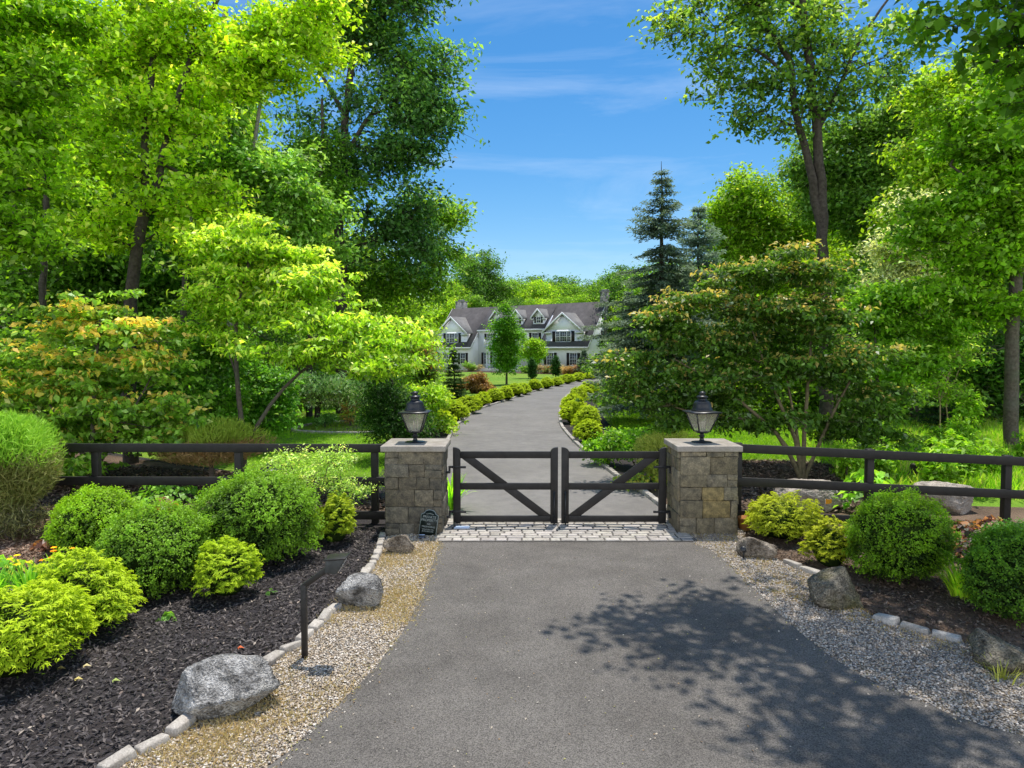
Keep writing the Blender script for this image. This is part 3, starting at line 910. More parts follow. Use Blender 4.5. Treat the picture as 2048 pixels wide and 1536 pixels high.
# ---- gate leaves
def gate(xh, xl, label):
    """xh hinge side x, xl latch side x"""
    Y = 11.44
    root = empty('gate_leaf', (xh, Y, 0), 0, label, 'gate', 'leaves of the black timber driveway gate')
    s = 1 if xl > xh else -1
    W = abs(xl - xh)
    st, th = .125, .055
    z0, z1 = .085, 1.30
    def X(a): return s * a
    for a, nm in ((st / 2, 'hinge_stile'), (W - st / 2, 'latch_stile')):
        mb = MB()
        # stile with a rounded shoulder at the top
        hw = st / 2
        top = 1.365
        flip = 1 if nm == 'latch_stile' else -1
        prof = [(-hw, z0 - .015), (hw, z0 - .015)]
        arc = [(hw, z1)] if flip < 0 else [(hw, top)]
        pts = []
        for k in range(7):
            t = k / 6 * math.pi / 2
            pts.append((-hw + st * math.sin(t) * 1.0, top - .075 * (1 - math.cos(t))))
        if flip < 0:    # high at the outer (hinge) side
            prof += [p for p in pts[::-1]]
        else:
            prof += [(-p[0], p[1]) for p in pts]
        prof = [(X(a) + s * p[0], p[1]) for p in prof]
        mb.prism(prof, 'y', -th / 2 - .006, th / 2 + .006)
        mb.build(nm, BLACKWOOD, root, bevel=.006)
    def rail(zc, h, nm):
        mb = MB(); mb.box((X(W / 2), 0, zc), (W - 2 * st - .002, th - .008, h)); mb.build(nm, BLACKWOOD, root, bevel=.005)
    rail(1.235, .115, 'top_rail'); rail(.70, .112, 'middle_rail'); rail(.145, .105, 'bottom_rail')
    mb = MB()
    a0, a1 = st, W - st
    top, bot = 1.178, .197
    mid_t, mid_b = .756, .644
    # one brace from the upper hinge corner to the lower latch corner, cut by the middle rail
    def xat(z): return a0 + .02 + (a1 - a0 - .22) * (top - z) / (top - bot)
    bw = .22
    for za, zb in ((top, mid_t), (mid_b, bot)):
        p = [(X(xat(za)), za), (X(xat(za) + bw), za), (X(xat(zb) + bw), zb), (X(xat(zb)), zb)]
        mb.prism(p, 'y', -th / 2 + .012, th / 2 - .012)
    mb.build('brace', BLACKWOOD, root, bevel=.004)
    for z in (.98, .22):
        mb = MB()
        mb.bar((X(0.0), 0, z + .05), (X(-.06), 0, z + .05), .035)
        mb.bar((X(-.06), 0, z + .065), (X(-.06), 0, z - .045), .035)
        mb.bar((X(-.045), 0, z - .04), (X(-.145), 0, z - .04), .04)
        mb.box((X(.10), -.038, z + .05), (.24, .006, .04)); [mb.lathe([(.009, -.002), (.009, .006)], 8, c=(X(q_), -.044, z + .048)) for q_ in (.04, .1, .17)]
        mb.build('hinge', BLACKMETAL, root, bevel=.003)
    mb = MB(); mb.lathe([(.011, .02), (.011, .62)], 10, c=(X(W - .065 if s > 0 else W - .065), -.055, -.0))
    mb.box((X(W - .065), -.045, .60), (.05, .03, .03)); mb.box((X(W - .065), -.045, .2), (.05, .03, .03))
    mb.build('drop_bolt', BLACKMETAL, root)
    return root
gate(-0.995, .775, 'left leaf of the black timber gate, hinged beside the grey pillar')
gate(2.605, .835, 'right leaf of the black timber gate, hinged beside the tan pillar')

# ---- fences
def fence(label, posts, rails, name='rail_fence'):
    root = empty(name, (posts[0][0], posts[0][1], 0), 0, label, 'fence', 'black post and rail fence beside the gate')
    ox, oy = posts[0][0], posts[0][1]
    for x, y, h in posts:
        mb = MB(); mb.box((x - ox, y - oy, h / 2), (.115, .115, h)); mb.box((x - ox, y - oy, h + .006), (.125, .125, .014))
        mb.build('post', BLACKWOOD, root, bevel=.005)
    for pts in rails:
        mb = MB()
        for (p, q) in zip(pts[:-1], pts[1:]):
            mb.bar((p[0] - ox, p[1] - oy, p[2]), (q[0] - ox, q[1] - oy, q[2]), .042, .145)
        mb.build('rail', BLACKWOOD, root, bevel=.004)
    return root
lx = [-2.36, -4.70, -7.15, -9.7, -12.2]
fence('black three-rail fence running left from the grey pillar',
      [(x, 11.66, 1.37) for x in lx],
      [[(-2.07, 11.58, z), (-12.3, 11.58, z + .02)] for z in (1.325, .755, .17)])
rx = [(3.84, 11.45), (6.08, 11.45), (8.42, 11.45), (10.8, 11.45)]
def rz_(x, z): return z - (x - 3.7) * .047
fence('black three-rail fence running right from the tan pillar',
      [(x, y + .08, rz_(x, 1.42)) for x, y in rx],
      [[(3.66, 11.37, rz_(3.66, z)), (11, 11.37, rz_(11, z))] for z in (1.36, .80, .24)])

# ---- sign
SIGNB = surf('sign_black', (.010, .016, .013), (.014, .020, .017), 10, .4)
SIGNT = surf('sign_lettering', (.22, .25, .23), (.26, .29, .27), 30, .5)
sg = empty('private_property_sign', (-1.36, 10.80, .02), 0, 'small dark arched sign reading PRIVATE PROPERTY leaning on the left pillar', 'sign')
sg.rotation_euler = (math.radians(-10), math.radians(7), 0)
def sign_prof(w, h, sh):
    hw = w / 2
    p = [(-hw, 0), (hw, 0), (hw, h - sh)]
    p += [(hw - .035, h - sh + .022)]
    for k in range(9):
        t = k / 8 * math.pi
        p.append((math.cos(t) * (hw - .05), h - sh + .03 + math.sin(t) * (sh - .03)))
    p += [(-hw + .035, h - sh + .022), (-hw, h - sh)]
    return p
mb = MB(); mb.prism(sign_prof(.285, .425, .085), 'y', -.006, .006); mb.build('border', SIGNT, sg)
mb = MB(); mb.prism([(p[0], p[1] + .010) for p in sign_prof(.262, .402, .082)], 'y', -.009, .002); mb.build('panel', SIGNB, sg)
def text_mesh(lines, parent, name, mat, y):
    vs, mb = [], MB()
    for txt, x, z, size in lines:
        cu = bpy.data.curves.new('t', 'FONT'); cu.body = txt; cu.size = size; cu.align_x = 'CENTER'; cu.extrude = .0012; cu.offset = .0006
        o = bpy.data.objects.new('t', cu); COL.objects.link(o)
        dg = bpy.context.evaluated_depsgraph_get()
        me = bpy.data.meshes.new_from_object(o.evaluated_get(dg))
        V = np.array([v.co[:] for v in me.vertices])
        mb.add(np.c_[V[:, 0] + x, np.full(len(V), y) - V[:, 2], V[:, 1] + z], [tuple(p.vertices) for p in me.polygons])
        bpy.data.objects.remove(o); bpy.data.curves.remove(cu); bpy.data.meshes.remove(me)
    return mb.build(name, mat, parent)
text_mesh([('PRIVATE', 0, .285, .058), ('PROPERTY', 0, .236, .054), ('NO', 0, .180, .034), ('TRESPASSING', 0, .138, .036), ('VIOLATORS WILL', 0, .098, .025), ('BE PROSECUTED', 0, .068, .025)], sg, 'lettering', SIGNT, -.0105)
mb = MB()
for s in (-1, 1):
    for k in range(7):
        a = k / 6 * math.pi
        x = s * (.03 + .03 * k / 3); z = .352 + .010 * math.sin(a * 2)
        mb.box((x * .62, -.0105, z), (.014, .002, .006))
mb.box((0, -.0105, .362), (.03, .002, .010))
mb.build('ornament', SIGNT, sg)

# ---- small solar spot beside the sign, and wires
PALEB = surf('pale_blue_glass', (.45, .58, .78), (.6, .72, .9), 12, .2, spec=.6)
so = empty('solar_light', (-1.42, 10.62, .03), 0, 'tiny pale solar light on the gravel below the sign', 'solar light')
mb = MB(); mb.box((0, 0, .03), (.10, .05, .05)); mb.build('housing', BLACKMETAL, so, bevel=.005)
mb = MB(); mb.add([(-.045, -.03, .03), (.045, -.03, .03), (.045, .022, .062), (-.045, .022, .062)], [(0, 1, 2, 3)]); mb.build('solar_panel', PALEB, so)
so = empty('gate_stop', (-.83, 11.18, .055), 0, 'low gate stop plate with pale blue top on the cobbles by the left pillar', 'gate stop')
mb = MB(); mb.box((0, 0, .012), (.26, .12, .022)); mb.build('plate', PALEB, so, bevel=.004)
mb = MB(); mb.box((-.12, 0, .045), (.035, .05, .09)); mb.build('lug', BLACKMETAL, so, bevel=.003)

# ---- keypad pedestal
kp = empty('keypad_pedestal', (-2.0, 6.45, .02), 0, 'dark gooseneck keypad post standing in the gravel by the drive', 'keypad post')
PEDM = surf('bronze_metal', (.014, .012, .011), (.022, .019, .017), 20, .45, spec=.5)
PEDH = surf('keypad_grey', (.035, .038, .038), (.055, .058, .058), 20, .5, spec=.5)
mb = MB(); mb.bar((0, 0, 0), (0, 0, .73), .052); mb.box((0, 0, .004), (.16, .16, .012)); mb.build('post', PEDM, kp, bevel=.004)
mb = MB(); mb.bar((-.008, 0, .71), (.26, 0, .905), .05); mb.build('arm', PEDM, kp, bevel=.004)
mb = MB()
prof = [(.235, .86), (.355, .80), (.385, .99), (.215, .985)]
mb.prism([(.225, .865), (.335, .855), (.415, 1.0), (.235, .985)], 'y', -.085, .085)
mb.build('housing', PEDH, kp, bevel=.006)
mb = MB(); mb.box((.325, -.0, 1.0), (.21, .19, .014), M=[[.995, 0, -.08], [0, 1, 0], [.08, 0, .995]]); mb.build('hood', PEDM, kp, bevel=.004)
mb = MB()
for i in range(3):
    for j in range(4):
        t = .2 + j * .19
        mb.box((.335 + .08 * t + .006, -.04 + i * .04, .855 + .145 * t), (.006, .022, .018), M=[[.87, 0, .48], [0, 1, 0], [-.48, 0, .87]])
mb.build('keypad', PALESTONE, kp)

# ---- boulders
import bmesh
def boulder(label, loc, dims, seed, mat, cuts=14, sub=5, rz=0.0, name='boulder', amp=.05, group='boulders along the bed edges', sink=.2, cut=(.62, .92)):
    g = np.random.default_rng(seed)
    bm = bmesh.new()
    pts = unit(g.normal(size=(cuts + 6, 3))) * g.uniform(.82, 1.1, (cuts + 6, 1))
    for p in pts: bm.verts.new(p)
    res = bmesh.ops.convex_hull(bm, input=bm.verts)
    bmesh.ops.delete(bm, geom=[e for e in res['geom_interior'] if isinstance(e, bmesh.types.BMVert)], context='VERTS')
    bmesh.ops.bevel(bm, geom=bm.edges[:], offset=.045, segments=1, affect='EDGES')
    bmesh.ops.triangulate(bm, faces=bm.faces[:])
    for _ in range(3 if max(dims) < .7 else 4):
        long_ = [e for e in bm.edges if e.calc_length() > .09]
        if not long_: break
        bmesh.ops.subdivide_edges(bm, edges=long_, cuts=1)
        bmesh.ops.triangulate(bm, faces=bm.faces[:])
    bm.normal_update()
    V = np.array([v.co[:] for v in bm.verts]); Nn = np.array([v.normal[:] for v in bm.verts]); Fc = [tuple(v.index for v in f.verts) for f in bm.faces]; bm.free()
    k = unit(g.normal(size=(12, 3))); ph = g.random(12) * 6
    nz = np.sin(V @ k[:5].T * 4 + ph[:5]).mean(1) * .05 - np.abs(np.sin(V @ k[5:].T * 9 + ph[5:])).mean(1) * .05 + np.abs(np.sin(V @ k[2:8].T * 23 + ph[2:8])).mean(1) * .05 + g.normal(size=len(V)) * .012
    V = V + Nn * nz[:, None]
    V = V / np.abs(V).max(0)
    D = np.array(dims) / 2
    V = V * D
    V[:, 2] += D[2] * (1 - sink * 2)
    mb = MB(); mb.add(V, Fc)
    o = mb.build(name, mat, loc=loc, smooth=False)
    o.rotation_euler = (0, 0, rz)
    tag(o, label, 'boulder', group)
    return o
def gl(px, py, z=0.0): return G(px, py, z)
boulder('large faceted grey granite boulder at the lower left, below the keypad post', (gl(445, 1432)[0], gl(445, 1432)[1] + .12, .0), (.94, .66, .60), 3, ROCKGREY, 11, rz=.2, cut=(.38, .72))
boulder('grey granite boulder on the gravel edge, beyond the keypad post', (gl(722, 1215)[0], gl(722, 1215)[1], .02), (.60, .44, .46), 14, ROCKGREY, 10, rz=.5, cut=(.38, .72))
boulder('weathered brown and grey boulder at the foot of the left pillar', (gl(799, 1108)[0], gl(799, 1108)[1], .02), (.54, .40, .38), 25, ROCKTAN, 9, rz=-.2, cut=(.38, .72))
boulder('tan boulder with a dark face at the foot of the right pillar', (gl(1517, 1118)[0], gl(1517, 1118)[1], .02), (.62, .40, .42), 36, ROCKTAN, 10, rz=-.5, cut=(.38, .72))
boulder('rounded mossy boulder beside the round boxwood right of the drive', (gl(1680, 1218)[0], gl(1680, 1218)[1] + .1, .0), (.72, .6, .56), 47, ROCKMOSS, 9, rz=.1, cut=(.5, .8))
boulder('mossy boulder at the right edge, end of the edging row', (gl(2030, 1345)[0], gl(2030, 1345)[1] + .15, .0), (.76, .62, .46), 58, ROCKMOSS, 9, rz=.4, cut=(.5, .8))
boulder('long flat tan rock behind the right fence, nearer the pillar', (A(1612, 1012, 12.7)[0], 12.7, .0), (1.5, .8, .72), 69, ROCKPALE, 9, rz=-.12, cut=(.45, .75))
boulder('long grey-tan rock behind the right fence, farther from the pillar', (A(1880, 1012, 12.5)[0], 12.5, .0), (1.3, .8, .70), 70, ROCKPALE, 8, rz=-.15, cut=(.5, .8))

# ---- edging stones, one by one
def edging(line, labelf, group, skip, seed, s0=0.0, lens=(.19, .29)):
    g = np.random.default_rng(seed)
    seg = np.diff(line, axis=0); L = np.linalg.norm(seg, axis=1); cum = np.r_[0, np.cumsum(L)]
    s = s0; k = 0
    while s < cum[-1] - .1:
        l = g.uniform(*lens)
        i = min(max(np.searchsorted(cum, s + l / 2) - 1, 0), len(seg) - 1)
        p = line[i] + seg[i] / L[i] * (s + l / 2 - cum[i])
        if not any((p[0] - q[0]) ** 2 + (p[1] - q[1]) ** 2 < q[2] ** 2 for q in skip):
            v = g.uniform(.82, 1.15)
            mb = MB(); mb.box((0, 0, .04), (l - .012, .115 * g.uniform(.85, 1.1), .09), 0, (v, v * .97, v * .92), taper=.9)
            mb.v[0] = mb.v[0] + g.normal(size=mb.v[0].shape).astype(np.float32) * .009
            o = mb.build('edging_stone', PALESTONE, bevel=.012, loc=(p[0], p[1], .0 + g.uniform(.0, .015)))
            o.rotation_euler = (g.normal() * .04, g.normal() * .04, math.atan2(seg[i][1], seg[i][0]) + g.normal() * .05)
            tag(o, labelf(k), 'edging stone', group); k += 1
        s += l
b1, b2_, b3 = gl(445, 1432), gl(722, 1215), gl(799, 1108)
edging(EL, lambda k: 'pale edging stone between mulch and gravel, %s from the picture bottom toward the left pillar' % ORD[k],
       'edging stones of the left bed', [(b1[0] + .02, b1[1] + .12, .42), (b2_[0] - .05, b2_[1], .24)], 9, .45)
q1, q2, q3 = gl(1517, 1118), gl(1680, 1218), gl(2030, 1345)
edging(ER, lambda k: 'grey edging stone of the right bed, %s from the right pillar' % ORD[k],
       'edging stones of the right bed', [(q1[0], q1[1], .32), (q2[0], q2[1] + .05, .40), (q3[0], q3[1] + .1, .4), (3.7, 10.9, .25)], 10, .1, (.26, .38))

# ---- small spotlight by the right boulder
sp_ = empty('spotlight', (gl(1487, 1122)[0], gl(1487, 1122)[1], .03), 0, 'small black ground spotlight in front of the tan boulder by the right pillar', 'spotlight')
mb = MB(); mb.lathe([(.012, 0), (.012, .11)], 8); mb.build('stake', BLACKMETAL, sp_)
mb = MB(); mb.lathe([(.028, -.05), (.034, -.02), (.04, .05), (.036, .055)], 14); o = mb.build('lamp_head', BLACKMETAL, sp_); o.location = (0, 0, .13); o.rotation_euler = (R(60), 0, R(-30))

# ---- terracotta pot, orange flag, stump, birdbath-like stone post behind the fence
TERRA = surf('terracotta', (.42, .17, .05), (.58, .27, .09), 8, .8)
pot = empty('terracotta_pot', (3.86, 11.2, .0), 0, 'small orange terracotta pot tucked against the right pillar', 'pot')
mb = MB(); mb.lathe([(.08, 0), (.095, .12), (.11, .20), (.118, .20), (.118, .235), (.10, .235), (.09, .18)], 18); mb.build('body', TERRA, pot, smooth=False)
FLAG = surf('orange_plastic', (.85, .38, .02), (.95, .45, .03), 5, .5)
fx, fy, fz = A(1650, 1030, 12.0)
fl_ = empty('marker_flag', (fx, 12.0, .02), 0, 'small orange marker flag in front of the flat tan rock', 'flag')
mb = MB(); mb.lathe([(.004, 0), (.004, .34)], 6); mb.build('stake', PALESTONE, fl_)
mb = MB(); n = 6
V = []; 
for i in range(n + 1):
    x = i / n * .12
    V += [(x, .012 * math.sin(i * 1.4), .24 + .004 * i), (x, .015 * math.sin(i * 1.4 + .4), .335)]
mb.add(V, [(2 * i, 2 * i + 2, 2 * i + 3, 2 * i + 1) for i in range(n)]); mb.build('banner', FLAG, fl_)
st = empty('tree_stump', (A(1850, 960, 15)[0], 15.0, 0), 0, 'dark cut tree stump behind the right fence', 'stump')
g = np.random.default_rng(4); mb = MB()
prof = []; V = []; sg_ = 20
for r_, z_ in ((.42, 0), (.33, .12), (.29, .35), (.28, .46)):
    for k in range(sg_):
        a = k * 2 * math.pi / sg_; rr = r_ * (1 + .10 * math.sin(a * 5 + 1) * (1.2 - z_) + .04 * math.sin(a * 9))
        V.append((rr * math.cos(a), rr * math.sin(a), z_))
mb.add(V, [(i * sg_ + k, i * sg_ + (k + 1) % sg_, (i + 1) * sg_ + (k + 1) % sg_, (i + 1) * sg_ + k) for i in range(3) for k in range(sg_)])
mb.build('bark', BARKDARK, st)
mb = MB(); mb.add([v[:2] + (v[2] + .001,) for v in V[-sg_:]], [tuple(range(sg_))]); mb.build('cut_face', surf('cut_wood', (.16, .12, .08), (.26, .2, .14), 18, .9), st)
lp = empty('bollard_light', (A(540, 950, 12.6)[0], 12.6, 0), 0, 'dark low utility post with a flat cap behind the left fence', 'utility post')
mb = MB(); mb.lathe([(.09, 0), (.09, .78), (.06, .80)], 16); mb.build('post', BLACKMETAL, lp)
mb = MB(); mb.lathe([(.24, .74), (.25, .76), (.24, .79), (.06, .80), (.06, .88), (.05, .90)], 20); mb.build('cap', BLACKMETAL, lp)

# ---- fallen leaves lying on the mulch
for k, (px, py, c) in enumerate([(155, 1372, (.55, .45, .15)), (172, 1345, (.6, .5, .25)), (230, 1375, (.35, .42, .12)), (480, 1308, (.6, .14, .05)), (120, 1350, (.5, .35, .1))]):
    x, y, z = G(px, py)
    mb = MB(); add_leaves(mb, np.array([(0, 0, .0), (.01, .012, .003), (-.012, .01, .002)]), np.array([(0, .1, 1.), (.3, 0, 1), (-.3, 0, 1)]), np.array([(0, 1., 0), (1., .8, 0), (-1., .8, 0)]), .07, .045, np.tile(c, (3, 1)))
    o = mb.build('fallen_leaf', SPECK, loc=(x, y, .06)); tag(o, ['yellow fallen leaf on the mulch, nearest the golden shrub', 'pale fallen leaf on the mulch beside the yellow one', 'greenish fallen leaf on the open mulch', 'red fallen leaf on the mulch by the keypad post', 'tan fallen leaf on the mulch near the left picture edge'][k], 'leaf')
# ================================================================== HOUSE
ROOF = surf('roof_shingle', (.062, .058, .06), (.095, .088, .09), 1.2, .9, (.4, (.115, .106, .108), .5, .8), (14, .18), .4, .03)
GREYROOF = surf('dormer_shingle', (.16, .155, .15), (.22, .215, .205), 1.5, .9, None, (14, .15), .3, .03)
CHIM = surf('chimney_stone', (.12, .12, .12), (.26, .26, .26), 4, .9)
STEP = surf('step_stone', (.28, .28, .28), (.38, .38, .38), 6, .85)
PANE = surf('window_pane', (.05, .055, .065), (.09, .10, .12), .8, .12, bump=0, spec=.6)
CLAP, cnt, cout = newmat('clapboard')
ctc = nd(cnt, 'ShaderNodeTexCoord').outputs['Object']
wv = nd(cnt, 'ShaderNodeTexWave', bands_direction='Z', wave_profile='SAW'); wv.inputs['Scale'].default_value = 2.0
cnt.links.new(ctc, wv.inputs['Vector'])
cb_ = nd(cnt, 'ShaderNodeBsdfPrincipled'); cb_.inputs['Roughness'].default_value = .6
cn = noise(cnt, ctc, .6, 4)
cnt.links.new(ramp(cnt, cn, [(.3, (.85, .86, .93)), (.7, (.90, .91, .96))]), cb_.inputs['Base Color'])
bumped(cnt, wv.outputs['Fac'], .2, .01, cb_); cnt.links.new(cb_.outputs[0], cout.inputs[0])

hx, hy = -11.8, 104.0
hang = math.atan2(-16.0, 21.5)
H_ = empty('country_house', (hx, hy, .02), hang, 'white clapboard country house with dark shutters and grey roof beyond the lawn', 'house')
Wd, DP, EV, RG, VR = 26.8, 9.0, 3.7, 9.3, 4.5      # width, depth, eave, ridge, ridge v
CA, CB, CV = 7.3, 19.5, 1.5                        # centre block from/to, set back
def zroof(v): return EV + (RG - EV) * (v + .0) / VR
w = MB()
# wings: gable-profile prisms
for a, b in ((0, CA), (CB, Wd)):
    w.prism([(0.02, 0), (DP - .02, 0), (DP - .02, EV), (VR, RG - .12), (0.02, EV - .02)], 'x', a, b, 0)
w.prism([(CV, 0), (DP - .05, 0), (DP - .05, EV), (VR, RG - .14), (CV, 6.1)], 'x', CA + .001, CB - .001, 0)
w.build('wall', CLAP, H_)
rf = MB()
def slab(x0, x1, v0, z0, v1, z1, t=.16, m=0):
    rf.prism([(v0, z0), (v1, z1), (v1, z1 + t), (v0, z0 + t)], 'x', x0, x1, m)
sl = (RG - EV) / VR
ov = .35
slab(-.3, CA + .15, -ov, EV - ov * sl, VR, RG)
slab(CB - .15, Wd + .3, -ov, EV - ov * sl, VR, RG)
slab(-.3, Wd + .3, DP + ov, EV - ov * sl * .9, VR + .01, RG)
cs_ = (RG - 6.15) / (VR - CV)
slab(CA + .152, CB - .152, CV - ov, 6.15 - ov * cs_, VR, RG - .003)
rf.build('roof', ROOF, H_)
tr = MB()
for a in (-.33, CA + .155, CB - .18, Wd + .305):
    if a in (CA + .155, CB - .18):
        tr.prism([(-ov, EV - ov * sl - .1), (CV + .4, EV + (CV + .4) * sl - .1), (CV + .4, EV + (CV + .4) * sl + .19), (-ov, EV - ov * sl + .19)], 'x', a, a + .03)
    else:
        tr.prism([(-ov, EV - ov * sl - .12), (VR, RG - .12), (VR, RG + .19), (-ov, EV - ov * sl + .19)], 'x', a, a + .03)
        tr.prism([(DP + ov, EV - ov * sl - .1), (VR, RG - .12), (VR, RG + .19), (DP + ov, EV - ov * sl + .19)], 'x', a, a + .03)
for a, b in ((-.3, CA + .15), (CB - .15, Wd + .3)):
    tr.b2((a, -ov - .10, EV - ov * sl - .1), (b, -ov - .003, EV - ov * sl + .12))
tr.b2((CA + .19, CV - ov - .1, 6.15 - ov * cs_ - .1), (CB - .19, CV - ov - .003, 6.15 - ov * cs_ + .12))
tr.build('eaves_trim', WHITEP, H_)

def window(parent, x, v, z, ww, hh, cols=2, rows=4, shut=.42, sh=True, dbl=True):
    """one window: frame > pane; v is the wall plane"""
    f = MB(); t = .09
    f.b2((x - ww / 2 - t, v - .07, z - t), (x - ww / 2, v + .02, z + hh + t)); f.b2((x + ww / 2, v - .07, z - t), (x + ww / 2 + t, v + .02, z + hh + t))
    f.b2((x - ww / 2, v - .07, z + hh), (x + ww / 2, v + .02, z + hh + t)); f.b2((x - ww / 2 - .02, v - .10, z - t - .02), (x + ww / 2 + .02, v + .02, z))
    f.b2((x - ww / 2, v - .05, z + hh / 2 - .03), (x + ww / 2, v - .004, z + hh / 2 + .03))
    for i in range(1, cols): f.b2((x - ww / 2 + ww * i / cols - .015, v - .045, z), (x - ww / 2 + ww * i / cols + .015, v - .006, z + hh))
    for j in range(1, rows):
        if j * 2 != rows: f.b2((x - ww / 2, v - .040, z + hh * j / rows - .013), (x + ww / 2, v - .007, z + hh * j / rows + .013))
    fo = f.build('window', WHITEP, parent)
    p = MB(); p.b2((x - ww / 2, v - .02, z), (x + ww / 2, v - .008, z + hh)); p.build('pane', PANE, fo)
    if sh:
        for s in (-1, 1):
            m = MB(); xc = x + s * (ww / 2 + t + shut / 2 + .01)
            m.b2((xc - shut / 2, v - .06, z - .06), (xc + shut / 2, v - .01, z + hh + .06))
            k = 0
            while k * .09 < hh - .1:
                m.b2((xc - shut / 2 + .05, v - .075, z + .02 + k * .09), (xc + shut / 2 - .05, v - .0605, z + .07 + k * .09)); k += 1
            m.build('shutter', DARKP, parent)
# ground floor windows
for x in (21.1, 24.7): window(H_, x, .02, 1.0, 1.0, 1.55, 3)
window(H_, 2.3, .02, .95, 1.0, 1.55, 3, sh=False); window(H_, 1.15, .02, .95, .9, 1.55, 2, sh=False); window(H_, 3.45, .02, .95, .9, 1.55, 2, sh=False)
window(H_, 5.7, .02, .95, .85, 1.55, 2)
window(H_, 9.0, CV, .95, .9, 1.6, 3); window(H_, 18.0, CV, .95, .9, 1.6, 3)
for x in (9.6, 12.2, 14.8, 17.6): window(H_, x, CV, 3.95, .95, 1.35, 3)
# end wall windows (facing right)
def end_window(v, z, ww, hh):
    f = MB(); X = Wd; t = .09
    f.b2((X - .01, v - ww / 2 - t, z - t), (X + .06, v - ww / 2, z + hh + t)); f.b2((X - .01, v + ww / 2, z - t), (X + .06, v + ww / 2 + t, z + hh + t))
    f.b2((X - .01, v - ww / 2, z + hh), (X + .06, v + ww / 2, z + hh + t)); f.b2((X - .01, v - ww / 2, z - t), (X + .06, v + ww / 2, z))
    fo = f.build('window', WHITEP, H_)
    p = MB(); p.b2((X + .004, v - ww / 2, z), (X + .02, v + ww / 2, z + hh)); p.build('pane', PANE, fo)
    for s in (-1, 1):
        m = MB(); m.b2((X + .005, v + s * (ww / 2 + .31) - .2, z - .05), (X + .05, v + s * (ww / 2 + .31) + .2, z + hh + .05)); m.build('shutter', DARKP, H_)
end_window(3.0, 1.0, .9, 1.5); end_window(6.2, 1.0, .9, 1.5); end_window(4.5, 4.0, .9, 1.5); end_window(4.5, 7.2, .6, .5)
# dormers
def dormer(x0, x1, v, zb, zt, pk, win, nm='dormer'):
    xc = (x0 + x1) / 2
    on = lambda z, a, b: (z - a) / b
    cv = CV if x0 > CA and x1 < CB else 0
    ez, s_ = (6.15, cs_) if cv else (EV, sl)
    vz = lambda z: cv + (z - ez) / s_
    d = MB()
    d.prism([(v, zb), (v, zt), (vz(zt) + .1, zt), (vz(zb) + .05, zb - .05)], 'x', x0, x1, 0)
    d.prism([(x0, zt), (x1, zt), (xc, pk - .12)], 'y', v, vz(pk) - .02, 0)
    dd = d.build(nm, CLAP, H_)
    r_ = MB(); o = .38 if x1 - x0 > 3 else .25; t = .12
    m = (pk - zt) / (x1 - xc)
    for s in (-1, 1):
        e = xc + s * ((x1 - x0) / 2 + o); ze = zt - o * m
        poly = [(xc, pk), (xc, pk + t), (e, ze + t), (e, ze)]
        r_.prism(poly, 'y', v - .35, vz(pk) + .1, 0)
    r_.build('roof', GREYROOF, dd)
    tq = MB()
    for s in (-1, 1):
        e = xc + s * ((x1 - x0) / 2 + o); ze = zt - o * m
        tq.prism([(xc, pk - .14), (xc, pk + t + .02), (e, ze + t + .02), (e, ze - .14)], 'y', v - .40, v - .352)
        # cornice return
        c0 = xc + s * ((x1 - x0) / 2 + o); c1 = xc + s * ((x1 - x0) / 2 - (.9 if x1 - x0 > 3 else .2))
        tq.b2((min(c0, c1), v - .34, ze - .16), (max(c0, c1), v - .003, ze - .02))
    tq.build('trim', WHITEP, dd)
    win(dd, xc, v)
def win_big(p, x, v):
    window(p, x, v, 4.1, .95, 1.3, 3, sh=False)
    window(p, x - .86, v, 4.1, .5, 1.3, 2, sh=False); window(p, x + .86, v, 4.1, .5, 1.3, 2, sh=False)
    for s in (-1, 1):
        m = MB(); m.b2((x + s * 1.49 - .24, v - .06, 4.02), (x + s * 1.49 + .24, v - .01, 5.48)); m.build('shutter', DARKP, p)
def win_small(p, x, v): window(p, x, v, 6.78, .62, .72, 2, 2, shut=.28)
dormer(.6, 6.2, .25, 3.75, 5.65, 7.85, win_big)
dormer(20.2, 25.8, .25, 3.75, 5.65, 7.85, win_big)
for xc in (10.6, 14.3, 18.0): dormer(xc - .95, xc + .95, 1.75, 6.3, 7.6, 8.6, win_small)
# portico, balcony, steps, door
for x in (10.3, 10.75, 15.3, 15.72):
    P_ = MB(); P_.lathe([(.17, .45), (.15, .5), (.13, 3.2), (.17, 3.3)], 14, c=(x, -.1, 0)); P_.build('column', WHITEP, H_)
b = MB(); b.b2((10.0, -.35, 3.3), (16.0, CV - .003, 3.62)); b.build('portico_roof', WHITEP, H_)
b = MB(); b.b2((10.0, -.33, 4.32), (16.0, -.25, 4.40)); b.b2((10.0, -.33, 3.68), (16.0, -.25, 3.74))
k = 10.02
while k < 16: b.b2((k, -.31, 3.74), (k + .05, -.27, 4.32)); k += .14
for x in (10.0, 12, 14, 15.9): b.b2((x - .05, -.36, 3.62), (x + .09, -.22, 4.48))
for x in (9.98, 15.96):
    b.b2((x, -.25, 4.32), (x + .07, CV - .01, 4.40))
    q = -.2
    while q < CV - .1: b.b2((x + .01, q, 3.65), (x + .05, q + .05, 4.32)); q += .14
b.build('balcony_rail', WHITEP, H_)
s_ = MB()
for i in range(4): s_.b2((9.2 - i * .18, -1.9 - i * .35 + .001 * i, .0), (16.8 + i * .18, CV - .01 - .002 * i, .45 - i * .11))
s_.build('steps', STEP, H_)
d = MB(); d.b2((12.3, CV - .08, .46), (13.7, CV - .003, 2.75)); dr_ = d.build('door', DARKP, H_)
